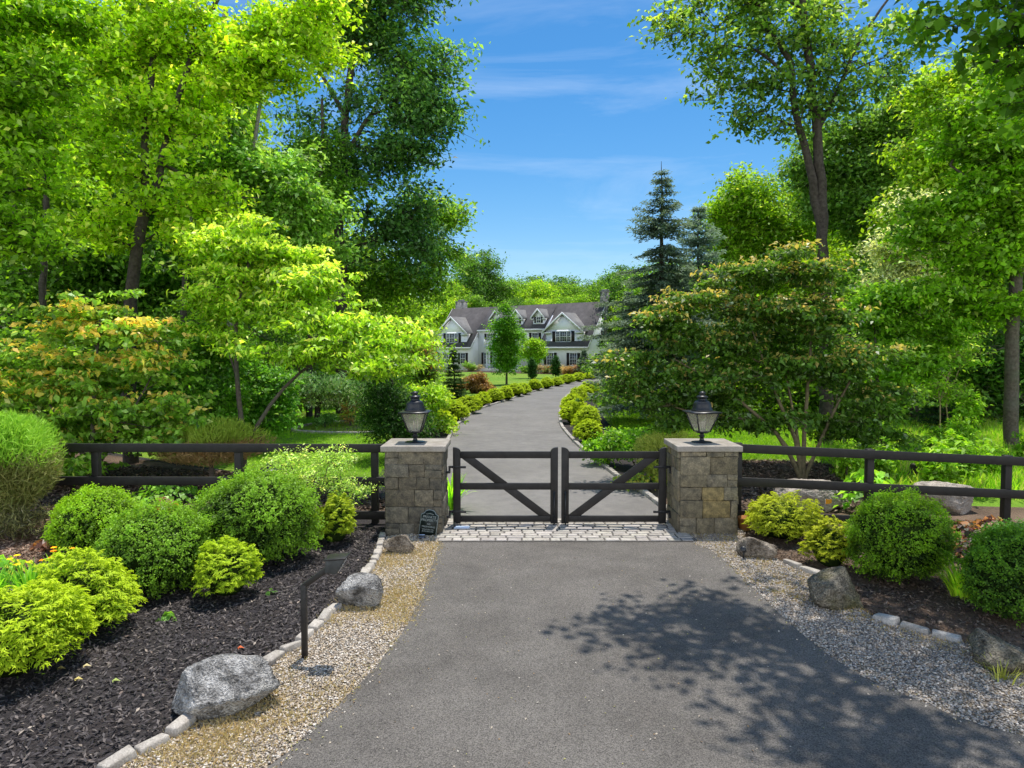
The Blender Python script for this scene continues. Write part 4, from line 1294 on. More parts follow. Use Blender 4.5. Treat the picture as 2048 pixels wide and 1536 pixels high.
d = MB(); d.b2((12.1, CV - .10, .46), (12.3, CV - .004, 2.95)); d.b2((13.7, CV - .10, .46), (13.9, CV - .004, 2.95)); d.b2((12.3, CV - .10, 2.751), (13.7, CV - .004, 2.95)); d.build('frame', WHITEP, dr_)
# chimneys
for (x, v, zt, wx) in ((.6, 5.6, 10.5, 1.5), (Wd - .1, 4.8, 10.7, .9)):
    c = MB(); c.box((x, v, zt / 2 + 2), (wx, 1.1, zt - 4)); c.box((x, v, zt + .06), (wx + .2, 1.3, .14)); c.box((x, v, zt + .25), (.9, .6, .24))
    c.build('chimney', CHIM, H_)
# flower tub on the balcony
tub = empty('balcony_planter', (0, 0, 0), 0, 'small green plant on the white balcony over the front door', 'planter')
cc, ss = math.cos(hang), math.sin(hang)
tub.location = (hx + 11.3 * cc - .3 * ss, hy + 11.3 * ss + .3 * cc, 3.65)
m_ = MB(); m_.lathe([(.15, 0), (.2, .35)], 12); m_.build('pot', CHIM, tub)
m_ = MB(); n_ = 500; q_ = ball(n_) * np.array((.35, .35, .45)) + np.array((0, 0, .7)); add_leaves(m_, q_, rvec(n_) + (0, 0, 1), rvec(n_), .1, .05, lerp((.1, .2, .02), (.3, .4, .05), rng.random(n_))); m_.build('foliage', LEAF, tub)
# ================================================================== FOREGROUND SHRUBS
BOXL = (.10, .34, .015); BOXD = (.015, .06, .008)
round_shrub('boxwood_shrub', 'rounded boxwood behind the others, by the tan mulch left of the drive', G(192, 1095), .62, .84, 101, .034, 24000, BOXD, (.20, .50, .02))
round_shrub('boxwood_shrub', 'rounded boxwood between the two golden shrubs, left bed', G(312, 1178), .655, 1.02, 102, .030, 30000, BOXD, (.17, .44, .035))
round_shrub('boxwood_shrub', 'largest boxwood mound left of the drive, near the grey pillar', G(520, 1118), .82, 1.24, 103, .034, 36000, BOXD, (.17, .44, .03))
round_shrub('boxwood_shrub', 'round boxwood ball beside the mossy boulder, right of the drive', G(1793, 1160), .61, 1.10, 104, .030, 30000, (.015, .055, .008), (.15, .40, .015))
round_shrub('boxwood_shrub', 'dark boxwood at the right picture edge, above the edge boulder', G(2040, 1235), .58, .96, 105, .030, 24000, (.012, .05, .01), (.09, .28, .02))
round_shrub('boxwood_shrub', 'low boxwood at the right picture edge behind the dark one', G(2055, 1140), .55, .62, 106, .034, 14000, (.01, .05, .01), (.06, .24, .03))
GOLD = (.44, .62, .03); GOLDD = (.08, .20, .012)
feather_shrub('golden_cypress', 'feathery golden shrub at the left picture edge, nearest the viewer', G(30, 1352), .60, .84, 111, 620, .05, GOLDD, GOLD)
feather_shrub('golden_cypress', 'feathery golden shrub just behind the nearest one, left bed', G(168, 1262), .54, .84, 112, 520, .05, GOLDD, GOLD)
feather_shrub('golden_cypress', 'feathery golden shrub between the two front boxwoods, left bed', G(452, 1195), .38, .74, 113, 380, .045, GOLDD, GOLD)
feather_shrub('golden_cypress', 'small golden shrub beside the big boxwood near the left pillar', G(670, 1088), .34, .74, 114, 260, .05, GOLDD, (.40, .52, .03))
feather_shrub('golden_cypress', 'spreading golden shrub beside the right pillar', G(1562, 1080), .58, .74, 115, 420, .05, (.08, .15, .01), (.42, .52, .03))
feather_shrub('golden_cypress', 'small golden shrub touching the round boxwood ball, right bed', G(1660, 1135), .33, .66, 116, 280, .045, (.08, .15, .01), (.42, .50, .03))

def bushy(name, label, loc, blobs, ncl, seed, leaf=.06, cat='shrub', stems=5, **kw):
    """open shrub: several stems from one root; blobs given relative to loc"""
    loc = np.array(loc, float)
    B = [(loc[0] + b[0], loc[1] + b[1], loc[2] + b[2], b[3], b[4], b[5]) for b in blobs]
    g = np.random.default_rng(seed)
    top = max(b[2] for b in B)
    tr = []
    for k in range(stems):
        a = k * 6.28 / stems + g.random(); b = B[k % len(B)]
        tr.append(([loc + np.array((.04 * math.cos(a), .04 * math.sin(a), 0)), (loc[0] * .6 + b[0] * .4, loc[1] * .6 + b[1] * .4, loc[2] + (b[2] - loc[2]) * .5), (b[0], b[1], b[2])], kw.get('r0', .022), .008))
    kw.pop('r0', None)
    return foliage_tree(name, label, loc, tr, B, ncl=ncl, leaf=leaf, cat=cat, seed=seed, **kw)
# variegated open shrub in front of the left fence
x, y, _ = G(640, 1062)
bushy('variegated_shrub', 'open pale-leaved shrub in front of the left fence, by the pillar', (x, 10.85, 0),
      [(-.35, 0, 1.15, .5, .4, .28), (.25, 0, 1.2, .55, .4, .3), (.55, .0, .8, .35, .35, .4), (0, 0, .9, .5, .4, .3), (-.6, 0, .95, .3, .3, .25), (.5, -.1, .45, .35, .3, .3)], 120, 120, .042,
      sub=5, nleaf=12, crad=.12, srad=.07, flat=.7, dark=(.08, .20, .02), light=(.38, .55, .16), whiten=.22, r_tip=.004, aspect=.45)
# pine-like shrub at the left edge (needles) and grafted mop shrub behind the fence
def mop(name, label, loc, r, zc, rzv, seed, stem, dark, light, n=16000, leaf=.10, under=None):
    global rng
    rng = np.random.default_rng(seed)
    root = empty(name, loc, 0, label, 'shrub')
    u = unit(rvec(n)); u = u[u[:, 2] > -.9]; n = len(u)
    k = unit(np.random.default_rng(seed).normal(size=(10, 3)))
    s = (.5 + .66 * rng.random(n) ** .7) * (1 + .34 * np.sin(u @ k.T * 5).mean(1) * 2 + .42 * np.sin(u @ k[:4].T * 2.4 + 1).mean(1))
    P = u * s[:, None] * np.array((r, r, rzv)); P[:, 2] += zc
    T = u + np.array((0, 0, .9)) + rvec(n) * .35
    t = np.clip(s * 1.4 - .6 + u[:, 2] * .35 + rng.random(n) * .3, 0, 1)
    col = lerp(dark, light, t)
    if under is not None:
        kk = (u[:, 2] < -.1 + rng.random(n) * .35); col[kk] = lerp(under, dark, rng.random(kk.sum()) * .5)
    L = leaf * rng.uniform(.6, 1.3, n)
    cm = MB(); add_leaves(cm, P, rvec(n), T, L, L * .10, col)
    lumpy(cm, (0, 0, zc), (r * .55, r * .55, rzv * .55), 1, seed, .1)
    cm.build('foliage', [NEEDLE, CORE], root)
    tm = MB()
    tm.segs([(0, 0, 0), (.03, 0, (zc - rzv) * .5)], [(.03, 0, (zc - rzv) * .5), (0, 0, max(.1, zc - rzv * .8))], [stem, stem], [stem, stem * .9], 8)
    for j in range(9):
        a = j * .7; tm.segs([(0, 0, max(.08, zc - rzv * .85))], [(r * .6 * math.cos(a), r * .6 * math.sin(a), zc)], [stem * .5], [stem * .2], 5)
    tm.build('stem', BARK, root)
    return root
mop('dwarf_pine', 'soft needled pine shrub at the left picture edge, before the fence', (A(5, 900, 10.9)[0], 10.9, 0), .54, 1.22, .74, 130, .05, (.09, .18, .03), (.24, .46, .05), 30000, .15, (.22, .23, .09))
bushy('dwarf_conifer', 'feathery low olive-brown shrub under the soft pine at the left picture edge', (A(20, 990, 10.6)[0], 10.6, 0), [(-.1, 0, .42, .42, .3, .3), (.2, 0, .34, .3, .3, .25), (-.4, 0, .4, .3, .3, .3)], 60, 132, .09, aspect=.14, sub=5, nleaf=16, crad=.12, srad=.10, dark=(.10, .12, .04), light=(.30, .30, .12), r_tip=.003, lmat=NEEDLE)
mop('mop_head_pine', 'grafted mop-headed shrub on a bare stem behind the left fence', (A(420, 900, 14.8)[0], 14.8, 0), .72, 1.0, .40, 131, .06, (.12, .14, .05), (.24, .36, .06), 16000, .15, (.32, .22, .13))

# strap-leaf plants and low perennials, each a plant
def strap(name, label, loc, n, h, cols, seed, flowers=None, spread=.10, w=.055, cat='plant'):
    global rng
    rng = np.random.default_rng(seed)
    root = empty(name, loc, 0, label, cat)
    mb = MB()
    for i in range(n):
        a = rng.random() * 6.28; l = h * rng.uniform(.7, 1.2); out = rng.uniform(.25, .9)
        st = np.array((math.cos(a), math.sin(a), 0)) * spread * rng.random()
        c = np.array(cols[rng.integers(len(cols))]) * rng.uniform(.75, 1.25)
        m = 6; prev = st; sd = np.array((-math.sin(a), math.cos(a), 0)); V = []
        for k in range(m + 1):
            t = k / m
            p = st + np.array((math.cos(a), math.sin(a), 0)) * l * out * t ** 1.3 * .7 + np.array((0, 0, l * (t - .55 * out * t ** 2.6)))
            ww = w * h * (1 - t ** 2.5) * .5 + .0015
            V += [p - sd * ww, p + sd * ww]
        mb.add(V, [(2 * k, 2 * k + 1, 2 * k + 3, 2 * k + 2) for k in range(m)], 0, np.tile(c, (len(V), 1)))
    mb.build('leaves', LEAF, root)
    if flowers:
        cnt, fc = flowers
        for i in range(cnt):
            fb = MB(); a = rng.random() * 6.28; q = np.array((math.cos(a) * h * .45, math.sin(a) * h * .45, h * rng.uniform(.8, 1.05)))
            tt = np.array([(math.cos(k * 1.05), math.sin(k * 1.05), .5) for k in range(6)]) * np.array((.6, .6, 1.6))
            add_leaves(fb, q + tt * .03, tt * np.array((-.4, -.4, 1)) + np.array((0, 0, .6)), tt, .05, .03, np.tile(fc, (6, 1)) * rng.uniform(.85, 1.15))
            fb.segs([q * np.array((.3, .3, 0))], [q], [.004], [.004], 4, 0, (.1, .2, .03))
            fb.build('flower', LEAF, root)
    return root
strap('daylily', 'daylily clump with orange blooms behind the nearest golden shrub', G(60, 1205), 90, .55, [(.10, .26, .02), (.16, .34, .03)], 140, (3, (.75, .33, .03)))
strap('daylily', 'daylily clump with a yellow bloom at the left picture edge', G(-15, 1215), 80, .55, [(.10, .26, .02), (.16, .34, .03)], 141, (3, (.9, .62, .04)))
strap('daylily', 'daylily clump without open blooms behind the second golden shrub', G(120, 1170), 70, .45, [(.10, .26, .02), (.20, .36, .03)], 142, (2, (.88, .5, .03)))
strap('daylily', 'yellow-green daylily clump between the boxwood ball and the edge boxwood', G(1925, 1195), 150, .50, [(.36, .50, .04), (.25, .38, .03)], 143, None, .14)
strap('daylily', 'bright green strap-leaved plant at the corner of the left pillar by the kerb', (-1.12, 12.6, .03), 90, .75, [(.16, .34, .03), (.26, .46, .04)], 144, None, .12)
strap('sedge_tuft', 'small grey-green sedge tuft beside the right edge boulder', G(2005, 1362), 60, .22, [(.16, .18, .05), (.24, .26, .09)], 145, None, .16, .04)
strap('ornamental_grass', 'grassy tuft with red-brown leaves behind the left boxwoods', G(345, 1062), 60, .5, [(.10, .16, .06), (.16, .22, .10)], 146, None, .2, .03)
def broad(name, label, loc, n, r, h, leaf, cols, seed, aspect=.8, cat='plant'):
    global rng
    rng = np.random.default_rng(seed)
    root = empty(name, loc, 0, label, cat)
    a = rng.random(n) * 6.28; q = r * rng.random(n) ** .6
    z = h * (1 - (q / r) ** 2 * .6) * rng.uniform(.45, 1.05, n)
    P = np.c_[np.cos(a) * q, np.sin(a) * q, z]
    c = np.array(cols)[rng.integers(0, len(cols), n)] * rng.uniform(.7, 1.3, (n, 1))
    L = leaf * rng.uniform(.6, 1.25, n)
    mb = MB(); add_leaves(mb, P, np.c_[np.cos(a) * .5, np.sin(a) * .5, np.ones(n)] + rvec(n) * .35, np.c_[np.cos(a), np.sin(a), -.2 * np.ones(n)] + rvec(n) * .5, L, L * aspect, c)
    mb.build('leaves', LEAFG, root)
    m = min(n, 60); sm = MB(); sm.segs(np.zeros((m, 3)), P[:m], np.full(m, .004), np.full(m, .003), 3, 0, (.2, .1, .06)); sm.build('stems', BARK, root)
    return root
PUR = [(.09, .035, .035), (.12, .06, .05), (.04, .05, .03), (.30, .15, .07), (.22, .20, .17), (.05, .03, .03)]
broad('coral_bells', 'dark purple-leaved plant mass right of the boxwood ball', G(1925, 1100), 520, .42, .42, .11, PUR, 150)
broad('coral_bells', 'brown and grey leaved plant mass before the right fence', G(1985, 1085), 480, .42, .38, .11, PUR, 151)
broad('coral_bells', 'dark leaved plant mass nearest the daylilies, right bed', G(1950, 1125), 360, .34, .34, .10, PUR, 152)
broad('red_leaf_plant', 'wilted red-brown leaved plant between the left boxwoods', G(330, 1072), 70, .30, .62, .16, [(.22, .07, .04), (.35, .14, .06), (.12, .05, .04)], 153)
broad('red_leaf_plant', 'low dark red-leaved plant on the tan mulch', G(95, 1100), 60, .22, .16, .12, [(.10, .05, .04), (.20, .10, .06)], 154)
broad('hosta', 'low leafy plant in the mulch under the boxwoods', G(335, 1242), 18, .10, .09, .09, [(.07, .18, .03), (.10, .22, .04)], 155)
broad('hosta', 'small leafy weed beside the large boxwood', G(540, 1190), 10, .08, .07, .07, [(.06, .15, .03)], 156)
broad('perennial', 'yellow-flecked groundcover at the left edge above the golden shrubs', G(-20, 1165), 240, .5, .3, .10, [(.12, .30, .03), (.20, .38, .04), (.45, .45, .05)], 157)
broad('perennial', 'broad leaved green plant behind the right fence by the middle post', (A(1740, 960, 12.2)[0], 12.2, 0), 150, .6, .85, .17, [(.20, .42, .03), (.28, .5, .05), (.10, .24, .02)], 158)
broad('perennial', 'leafy groundcover behind the left fence by the mop-headed shrub', (A(330, 960, 13.2)[0], 13.2, 0), 260, .7, .45, .12, [(.14, .32, .02), (.22, .42, .04), (.08, .2, .02)], 159)
broad('perennial', 'leafy groundcover behind the left fence, close to its middle post', (A(520, 960, 13.4)[0], 13.4, 0), 260, .6, .4, .12, [(.14, .32, .02), (.22, .42, .04)], 160)
broad('perennial', 'low golden leafy groundcover in the bed past the right gate leaf', (A(1275, 930, 14.6)[0], 14.6, 0), 300, .6, .35, .10, [(.40, .38, .06), (.2, .3, .04)], 161)

# driveway shrub rows
LROW = [(885, 862, .52, .86), (908, 843, .56, .88), (936, 827, .62, .95), (965, 812, .55, .85), (988, 804, .52, .8), (1012, 801, .5, .78), (1029, 793, .64, .95), (1047, 789, .55, .86),
        (1071, 781, .62, .9), (1094, 777, .6, .85), (1113, 772, .55, .72), (1134, 767.5, .66, .85), (1156, 763, .66, .8), (1176, 758.5, .68, .75), (1193, 755.5, .66, .8)]
RROW = [(1178, 789, .62, .9), (1167, 796, .60, .86), (1156, 807, .60, .9), (1145, 826, .58, .9), (1146, 846, .56, .86), (1172, 862, .58, .98), (1176, 884, .48, .86)]
protos = []
for i in range(3):
    protos.append(feather_shrub('golden_shrub', 'x', (0, 0, 0), .5, .8, 170 + i, 420, .075, (.13, .25, .01), (.50, .66, .02), per=18))
used = [False] * 3
jit = np.random.default_rng(31)
def place_shrub(i, px, py, r_, h_, label, group):
    x, y, _ = G(px, py)
    r_ *= jit.uniform(.86, 1.14); h_ *= jit.uniform(.86, 1.12)
    k = i % 3
    if not used[k]:
        o = protos[k]; used[k] = True
        o.location = (x, y, .0); o.rotation_euler = (0, 0, i * 1.3); o.scale = (r_ / .5, r_ / .5, h_ / .8); o['label'] = label; o['group'] = group
    else:
        copy_tree(protos[k], (x, y, 0), i * 1.3, (r_ / .5, r_ / .5, h_ / .8), label, group)
for i, (px, py, r_, h_) in enumerate(LROW):
    place_shrub(i, px, py + 1, r_ * 1.0, h_, 'golden clipped shrub in the left row along the drive, %s from the left pillar' % ORD[i], 'golden shrubs along the left of the drive')
for i, (px, py, r_, h_) in enumerate(RROW):
    place_shrub(i + 15, px, py + 1, r_, h_, 'golden clipped shrub in the right row along the drive, %s from its far end' % ORD[i], 'golden shrubs along the right of the drive')
# laurel-like bright shrubs beside the drive behind the gate
def near(px, py, D): return (A(px, py, D)[0], D, 0)
bushy('laurel_shrub', 'glossy bright green shrub past the right gate leaf, beside the golden row', near(1215, 900, 17.5), [(0, 0, .55, .55, .5, .45), (.3, .1, .6, .4, .4, .4), (-.3, .1, .5, .4, .4, .35)], 90, 180, .09, sub=5, nleaf=12, crad=.14, srad=.09, dark=(.05, .16, .01), light=(.26, .50, .03), lmat=LEAFG, r_tip=.004)
bushy('laurel_shrub', 'glossy bright green shrub between the gate and the right lantern', near(1275, 900, 17.2), [(0, 0, .6, .6, .5, .5), (.35, .1, .6, .4, .4, .4), (-.4, .1, .55, .4, .4, .35)], 100, 181, .09, sub=5, nleaf=12, crad=.14, srad=.09, dark=(.05, .16, .01), light=(.24, .50, .03), lmat=LEAFG, r_tip=.004)
mop('grey_shrub', 'wispy olive shrub just left of the right pillar cap', (A(1340, 900, 15.2)[0], 15.2, 0), .6, .55, .6, 182, .04, (.12, .18, .04), (.32, .40, .08), 12000, .12)
bushy('laurel_shrub', 'lime leafy shrub rising behind the left lantern', near(862, 850, 24), [(0, 0, .8, .6, .6, .7), (.2, 0, 1.3, .4, .5, .4), (-.3, 0, 1.3, .4, .5, .4)], 110, 183, .12, sub=5, nleaf=12, crad=.2, srad=.14, dark=(.08, .18, .01), light=(.34, .52, .03), r_tip=.006)
bushy('island_shrub', 'small round green shrub in the lawn island bed', near(650, 858, 26), [(0, 0, .3, .45, .4, .3)], 40, 184, .08, sub=4, nleaf=12, crad=.1, srad=.08, dark=(.06, .16, .03), light=(.22, .40, .12), r_tip=.004)
bushy('island_shrub', 'small russet shrub in the lawn island bed', near(700, 852, 26.5), [(0, 0, .5, .5, .4, .5)], 40, 185, .08, sub=4, nleaf=12, crad=.12, srad=.1, dark=(.12, .12, .03), light=(.42, .30, .14), r_tip=.004)
# foundation plants at the house
FC = [((.05, .14, .02), (.2, .36, .05)), ((.16, .14, .06), (.42, .36, .26)), ((.12, .09, .05), (.32, .22, .14)), ((.06, .12, .03), (.22, .3, .12)), ((.12, .10, .05), (.42, .24, .18))]
FP = [(940, 742, 95, 0, 'bright green globe shrub left of the house steps'), (951, 738, 96, 1, 'pale flowering shrub beside the house steps'), (1052, 740, 88, 0, 'low green shrub in the house bed right of the steps'),
      (1077, 740, 87, 1, 'whitish flowering shrub under the right wing of the house'), (1100, 740, 86, 3, 'grey-green mound under the first right wing window'), (1122, 741, 84, 1, 'pale mound shrub at the middle of the right wing bed'),
      (1140, 741, 83, 2, 'russet mound shrub in the right wing bed'), (1152, 738, 83, 4, 'pink flowering shrub in the right wing bed'), (1190, 745, 78, 0, 'low yellow-green shrub at the end of the house bed'), (1088, 742, 86, 2, 'low brownish shrub in the house bed')]
for i, (px, py, D, c, lab) in enumerate(FP):
    bushy('foundation_shrub', lab, near(px, py, D), [(0, 0, .55, 1.0, .8, .55)], 34, 190 + i, .16, sub=5, nleaf=10, crad=.25, srad=.18, dark=FC[c][0], light=FC[c][1], r_tip=.01, stems=3, group='shrubs in the bed before the house')
# ================================================================== TREES
def tree(name, label, D, trunks, blobs, **kw):
    tr = [(pp(pts, D), r0, r1) for pts, r0, r1 in trunks]
    b = tr[0][0][0]
    base = (b[0], b[1], 0)
    tr[0] = ([base] + tr[0][0][1:], tr[0][1], tr[0][2]) if b[2] < .5 else ([base] + tr[0][0], tr[0][1], tr[0][2])
    return foliage_tree(name, label, base, tr, pb(blobs, D), **kw)

# 1 kousa dogwood, lime, layered
tree('dogwood_tree', 'lime-green layered dogwood with a forked trunk behind the left fence', 15.5,
     [([(490, 962), (484, 850), (472, 740), (474, 620), (500, 520)], .075, .03), ([(492, 890), (540, 810), (600, 745), (690, 690)], .055, .02), ([(476, 760), (455, 700), (430, 640)], .03, .015)],
     [(500, 475, 105, 42), (560, 520, 100, 42), (470, 545, 90, 30), (600, 595, 110, 38), (440, 610, 110, 34), (530, 640, 100, 34), (680, 655, 110, 34, -1), (770, 680, 80, 34, -1), (745, 725, 95, 30, -1), (590, 700, 100, 30, -1), (400, 670, 80, 30), (640, 560, 80, 30), (520, 560, 110, 50, 1), (700, 690, 90, 40, .5)],
     ncl=330, sub=6, nleaf=20, leaf=.125, aspect=.42, crad=.30, srad=.15, flat=.35, dark=(.06, .17, .012), light=(.36, .57, .035), tip=(.56, .66, .14), tipamt=.18, whiten=.05, droop=.75, lmat=LEAFG, r_tip=.007, seed=201, group=None, bark=BARK)  # whiten here paints whitish glints into a few leaves
# 2 golden tipped doublefile shrub-tree
tree('viburnum', 'broad orange and yellow tipped viburnum behind the left fence', 14.6,
     [([(190, 985), (185, 880), (190, 760), (200, 640)], .06, .02), ([(188, 940), (120, 840), (70, 760)], .045, .015), ([(190, 940), (260, 830), (310, 740)], .045, .015)],
     [(190, 620, 80, 40), (240, 600, 50, 40), (130, 670, 100, 36), (260, 670, 100, 36), (80, 730, 110, 36), (210, 735, 130, 36), (320, 735, 70, 36), (30, 790, 90, 40), (150, 805, 130, 36), (300, 800, 90, 40), (90, 860, 110, 40), (230, 865, 120, 40), (340, 855, 60, 50), (-20, 740, 60, 60), (200, 780, 150, 90, 1.2), (150, 900, 150, 60, .6)],
     ncl=340, sub=6, nleaf=19, leaf=.13, aspect=.6, crad=.28, srad=.13, flat=.32, dark=(.07, .19, .015), light=(.34, .56, .08), tip=(.62, .42, .12), tipamt=.15, droop=.5, lmat=LEAFG, r_tip=.007, seed=202)
# green shrubs / understorey beneath
tree('understorey_shrub', 'bright green leafy shrub left of the dogwood trunk', 18.5, [([(410, 935), (410, 850), (415, 760)], .05, .02)],
     [(400, 740, 80, 60), (440, 800, 60, 60), (370, 830, 70, 50), (420, 690, 70, 40)], ncl=150, sub=6, nleaf=18, leaf=.12, crad=.3, srad=.16, flat=.5, dark=(.03, .10, .01), light=(.18, .40, .04), lmat=LEAFG, r_tip=.006, seed=203)
tree('understorey_shrub', 'green leafy shrub between the dogwood trunk and the pale weeping tree', 20, [([(520, 905), (525, 830), (530, 760)], .05, .02)],
     [(520, 760, 60, 50), (545, 800, 45, 40), (500, 820, 50, 45)], ncl=100, sub=6, nleaf=18, leaf=.12, crad=.3, srad=.17, flat=.5, dark=(.03, .10, .01), light=(.16, .38, .04), lmat=LEAFG, r_tip=.006, seed=204)
# 3 pale weeping tree on the lawn
tree('weeping_tree', 'small pale-leaved weeping tree in the lawn island', 27, [([(637, 850), (636, 810), (640, 780)], .14, .08)],
     [(630, 765, 90, 20), (690, 790, 60, 28), (590, 775, 60, 22), (720, 800, 30, 25), (650, 785, 90, 26)],
     ncl=150, sub=6, nleaf=18, leaf=.13, aspect=.4, crad=.35, srad=.22, flat=.5, dark=(.10, .20, .08), light=(.46, .62, .34), whiten=.15, droop=1.2, r_tip=.01, bark=BARKDARK, seed=205)
# 4 dark evergreen behind the left lantern
tree('yew_tree', 'dark dense evergreen behind the left lantern', 18.5, [([(790, 905), (790, 830), (785, 760)], .08, .03)],
     [(785, 800, 55, 40), (800, 850, 60, 40), (760, 850, 50, 40), (770, 770, 40, 40), (830, 860, 30, 30)], ncl=170, sub=6, nleaf=20, leaf=.09, aspect=.3, crad=.28, srad=.18, flat=.5, dark=(.012, .04, .01), light=(.05, .14, .02), r_tip=.006, seed=206, bark=BARKDARK)
tree('weeping_shrub', 'dark red-tinged mounded tree left of the house', 40, [([(850, 795), (850, 750), (852, 720)], .1, .05)],
     [(842, 712, 22, 26), (830, 730, 24, 26), (852, 738, 18, 24), (840, 752, 28, 22)], ncl=110, sub=6, nleaf=16, leaf=.16, aspect=.4, crad=.35, srad=.25, dark=(.04, .07, .015), light=(.14, .24, .05), tip=(.35, .12, .05), tipamt=.2, droop=.9, r_tip=.012, seed=207)
# 5 tall oak
tree('oak_tree', 'tallest dark blue-green oak left of the sky gap', 32, [([(682, 790), (681, 600), (680, 420), (690, 250), (705, 100), (715, -60)], .30, .12), ([(681, 330), (740, 230), (810, 130)], .13, .05), ([(690, 230), (650, 160), (620, 100)], .12, .05)],
     [(720, 60, 110, 70), (800, 70, 90, 80), (855, 130, 65, 60), (770, 190, 90, 60), (850, 215, 60, 50), (800, 260, 90, 55), (720, 330, 80, 50), (800, 345, 70, 50), (780, 430, 70, 45), (835, 310, 40, 40), (700, -70, 160, 70), (640, 60, 80, 60), (820, 490, 50, 40), (740, 500, 70, 40), (840, -10, 60, 60), (640, 260, 50, 40), (630, 350, 60, 40)],
     ncl=430, sub=7, nleaf=17, leaf=.22, aspect=.5, crad=.75, srad=.42, flat=.55, dark=(.018, .065, .02), light=(.11, .25, .05), tip=(.22, .40, .07), tipamt=.2, r_tip=.02, seed=208, bark=BARKDARK)
tree('ash_tree', 'slender lighter tree at the edge of the wood below the tall oak', 37, [([(722, 780), (722, 600), (725, 470), (740, 400)], .2, .08), ([(722, 520), (790, 460), (860, 420)], .08, .03)],
     [(870, 425, 45, 45), (820, 470, 45, 35), (860, 500, 45, 40), (750, 560, 60, 40), (700, 500, 50, 40), (840, 560, 50, 35)],
     ncl=220, sub=6, nleaf=18, leaf=.22, crad=.6, srad=.4, flat=.6, dark=(.05, .13, .015), light=(.24, .42, .04), r_tip=.018, seed=209)
# 7 forked maple
tree('maple_tree', 'tall forked dark-trunked maple behind the orange viburnum', 18, [([(258, 760), (268, 540), (290, 430), (316, 365)], .20, .13), ([(290, 430), (290, 280), (304, 130), (330, -30)], .11, .06), ([(316, 365), (345, 230), (400, 70), (450, -30)], .10, .05), ([(330, 330), (450, 390), (520, 395)], .05, .02)],
     [(420, 60, 130, 70), (330, 20, 110, 60), (560, 70, 110, 60), (640, 110, 60, 60, 1), (480, 160, 90, 50), (230, 120, 100, 60), (120, 60, 110, 60), (230, 230, 120, 55), (370, 260, 70, 60), (140, 330, 120, 55), (400, 400, 90, 45), (250, 340, 70, 50), (560, 150, 80, 30), (640, 20, 60, 60), (420, 480, 80, 40), (200, 450, 90, 45), (400, 180, 80, 60, 2)],
     ncl=490, sub=7, nleaf=16, leaf=.14, aspect=.6, crad=.40, srad=.24, flat=.38, dark=(.07, .17, .01), light=(.40, .60, .03), whiten=.05, r_tip=.012, seed=210, bark=BARKDARK)
tree('maple_tree', 'dense leafy maple at the upper left corner, nearest the fence', 14, [([(-180, 900), (-160, 600), (-120, 300), (-60, 50)], .2, .08), ([(-150, 450), (-60, 420), (40, 380)], .07, .03)],
     [(0, 60, 110, 90), (60, 160, 90, 60), (-20, 250, 110, 70), (90, 30, 90, 50), (40, 350, 90, 50), (-60, 430, 100, 60), (30, 470, 70, 50), (-100, 150, 110, 110)],
     ncl=300, sub=7, nleaf=16, leaf=.12, aspect=.6, crad=.34, srad=.2, flat=.38, dark=(.04, .11, .008), light=(.25, .46, .02), r_tip=.01, seed=211, bark=BARKDARK)
tree('white_trunk_tree', 'pale grey-trunked tree between the forked maple and the oak', 25, [([(470, 780), (455, 500), (452, 330), (440, 150), (450, 20)], .19, .09), ([(455, 420), (500, 330), (520, 210), (540, 120)], .10, .05)],
     [(560, 350, 80, 45), (600, 420, 90, 45), (500, 430, 90, 45), (540, 480, 90, 40), (470, 330, 60, 40), (440, 200, 60, 60), (620, 480, 70, 40)],
     ncl=300, sub=7, nleaf=20, leaf=.18, aspect=.55, crad=.45, srad=.3, flat=.5, dark=(.05, .14, .02), light=(.25, .44, .07), whiten=.10, r_tip=.014, seed=212, bark=BARKPALE)

for i, (bx, tx, D, lab) in enumerate([(82, 92, 23, 'slim dark-trunked tree behind the orange-tipped viburnum, by the left edge'), (42, 30, 25, 'slim dark-trunked tree at the left edge, behind its twin'), (365, 385, 24, 'slim dark-trunked tree right of the forked maple'), (618, 640, 30, 'slim dark-trunked tree left of the tall oak')]):
    tree('slender_tree', lab, D, [([(bx, 780), (bx + 3, 600), (tx, 420), (tx + 5, 200)], .15, .06)],
         [(tx, 180 + 40 * i, 70, 50), (tx - 40, 240 + 40 * i, 60, 40), (tx + 40, 260 + 40 * i, 60, 40)], ncl=90, sub=6, nleaf=14, leaf=.15, crad=.42, srad=.26, dark=(.04, .12, .01), light=(.22, .42, .03), r_tip=.012, seed=270 + i, bark=BARKDARK)
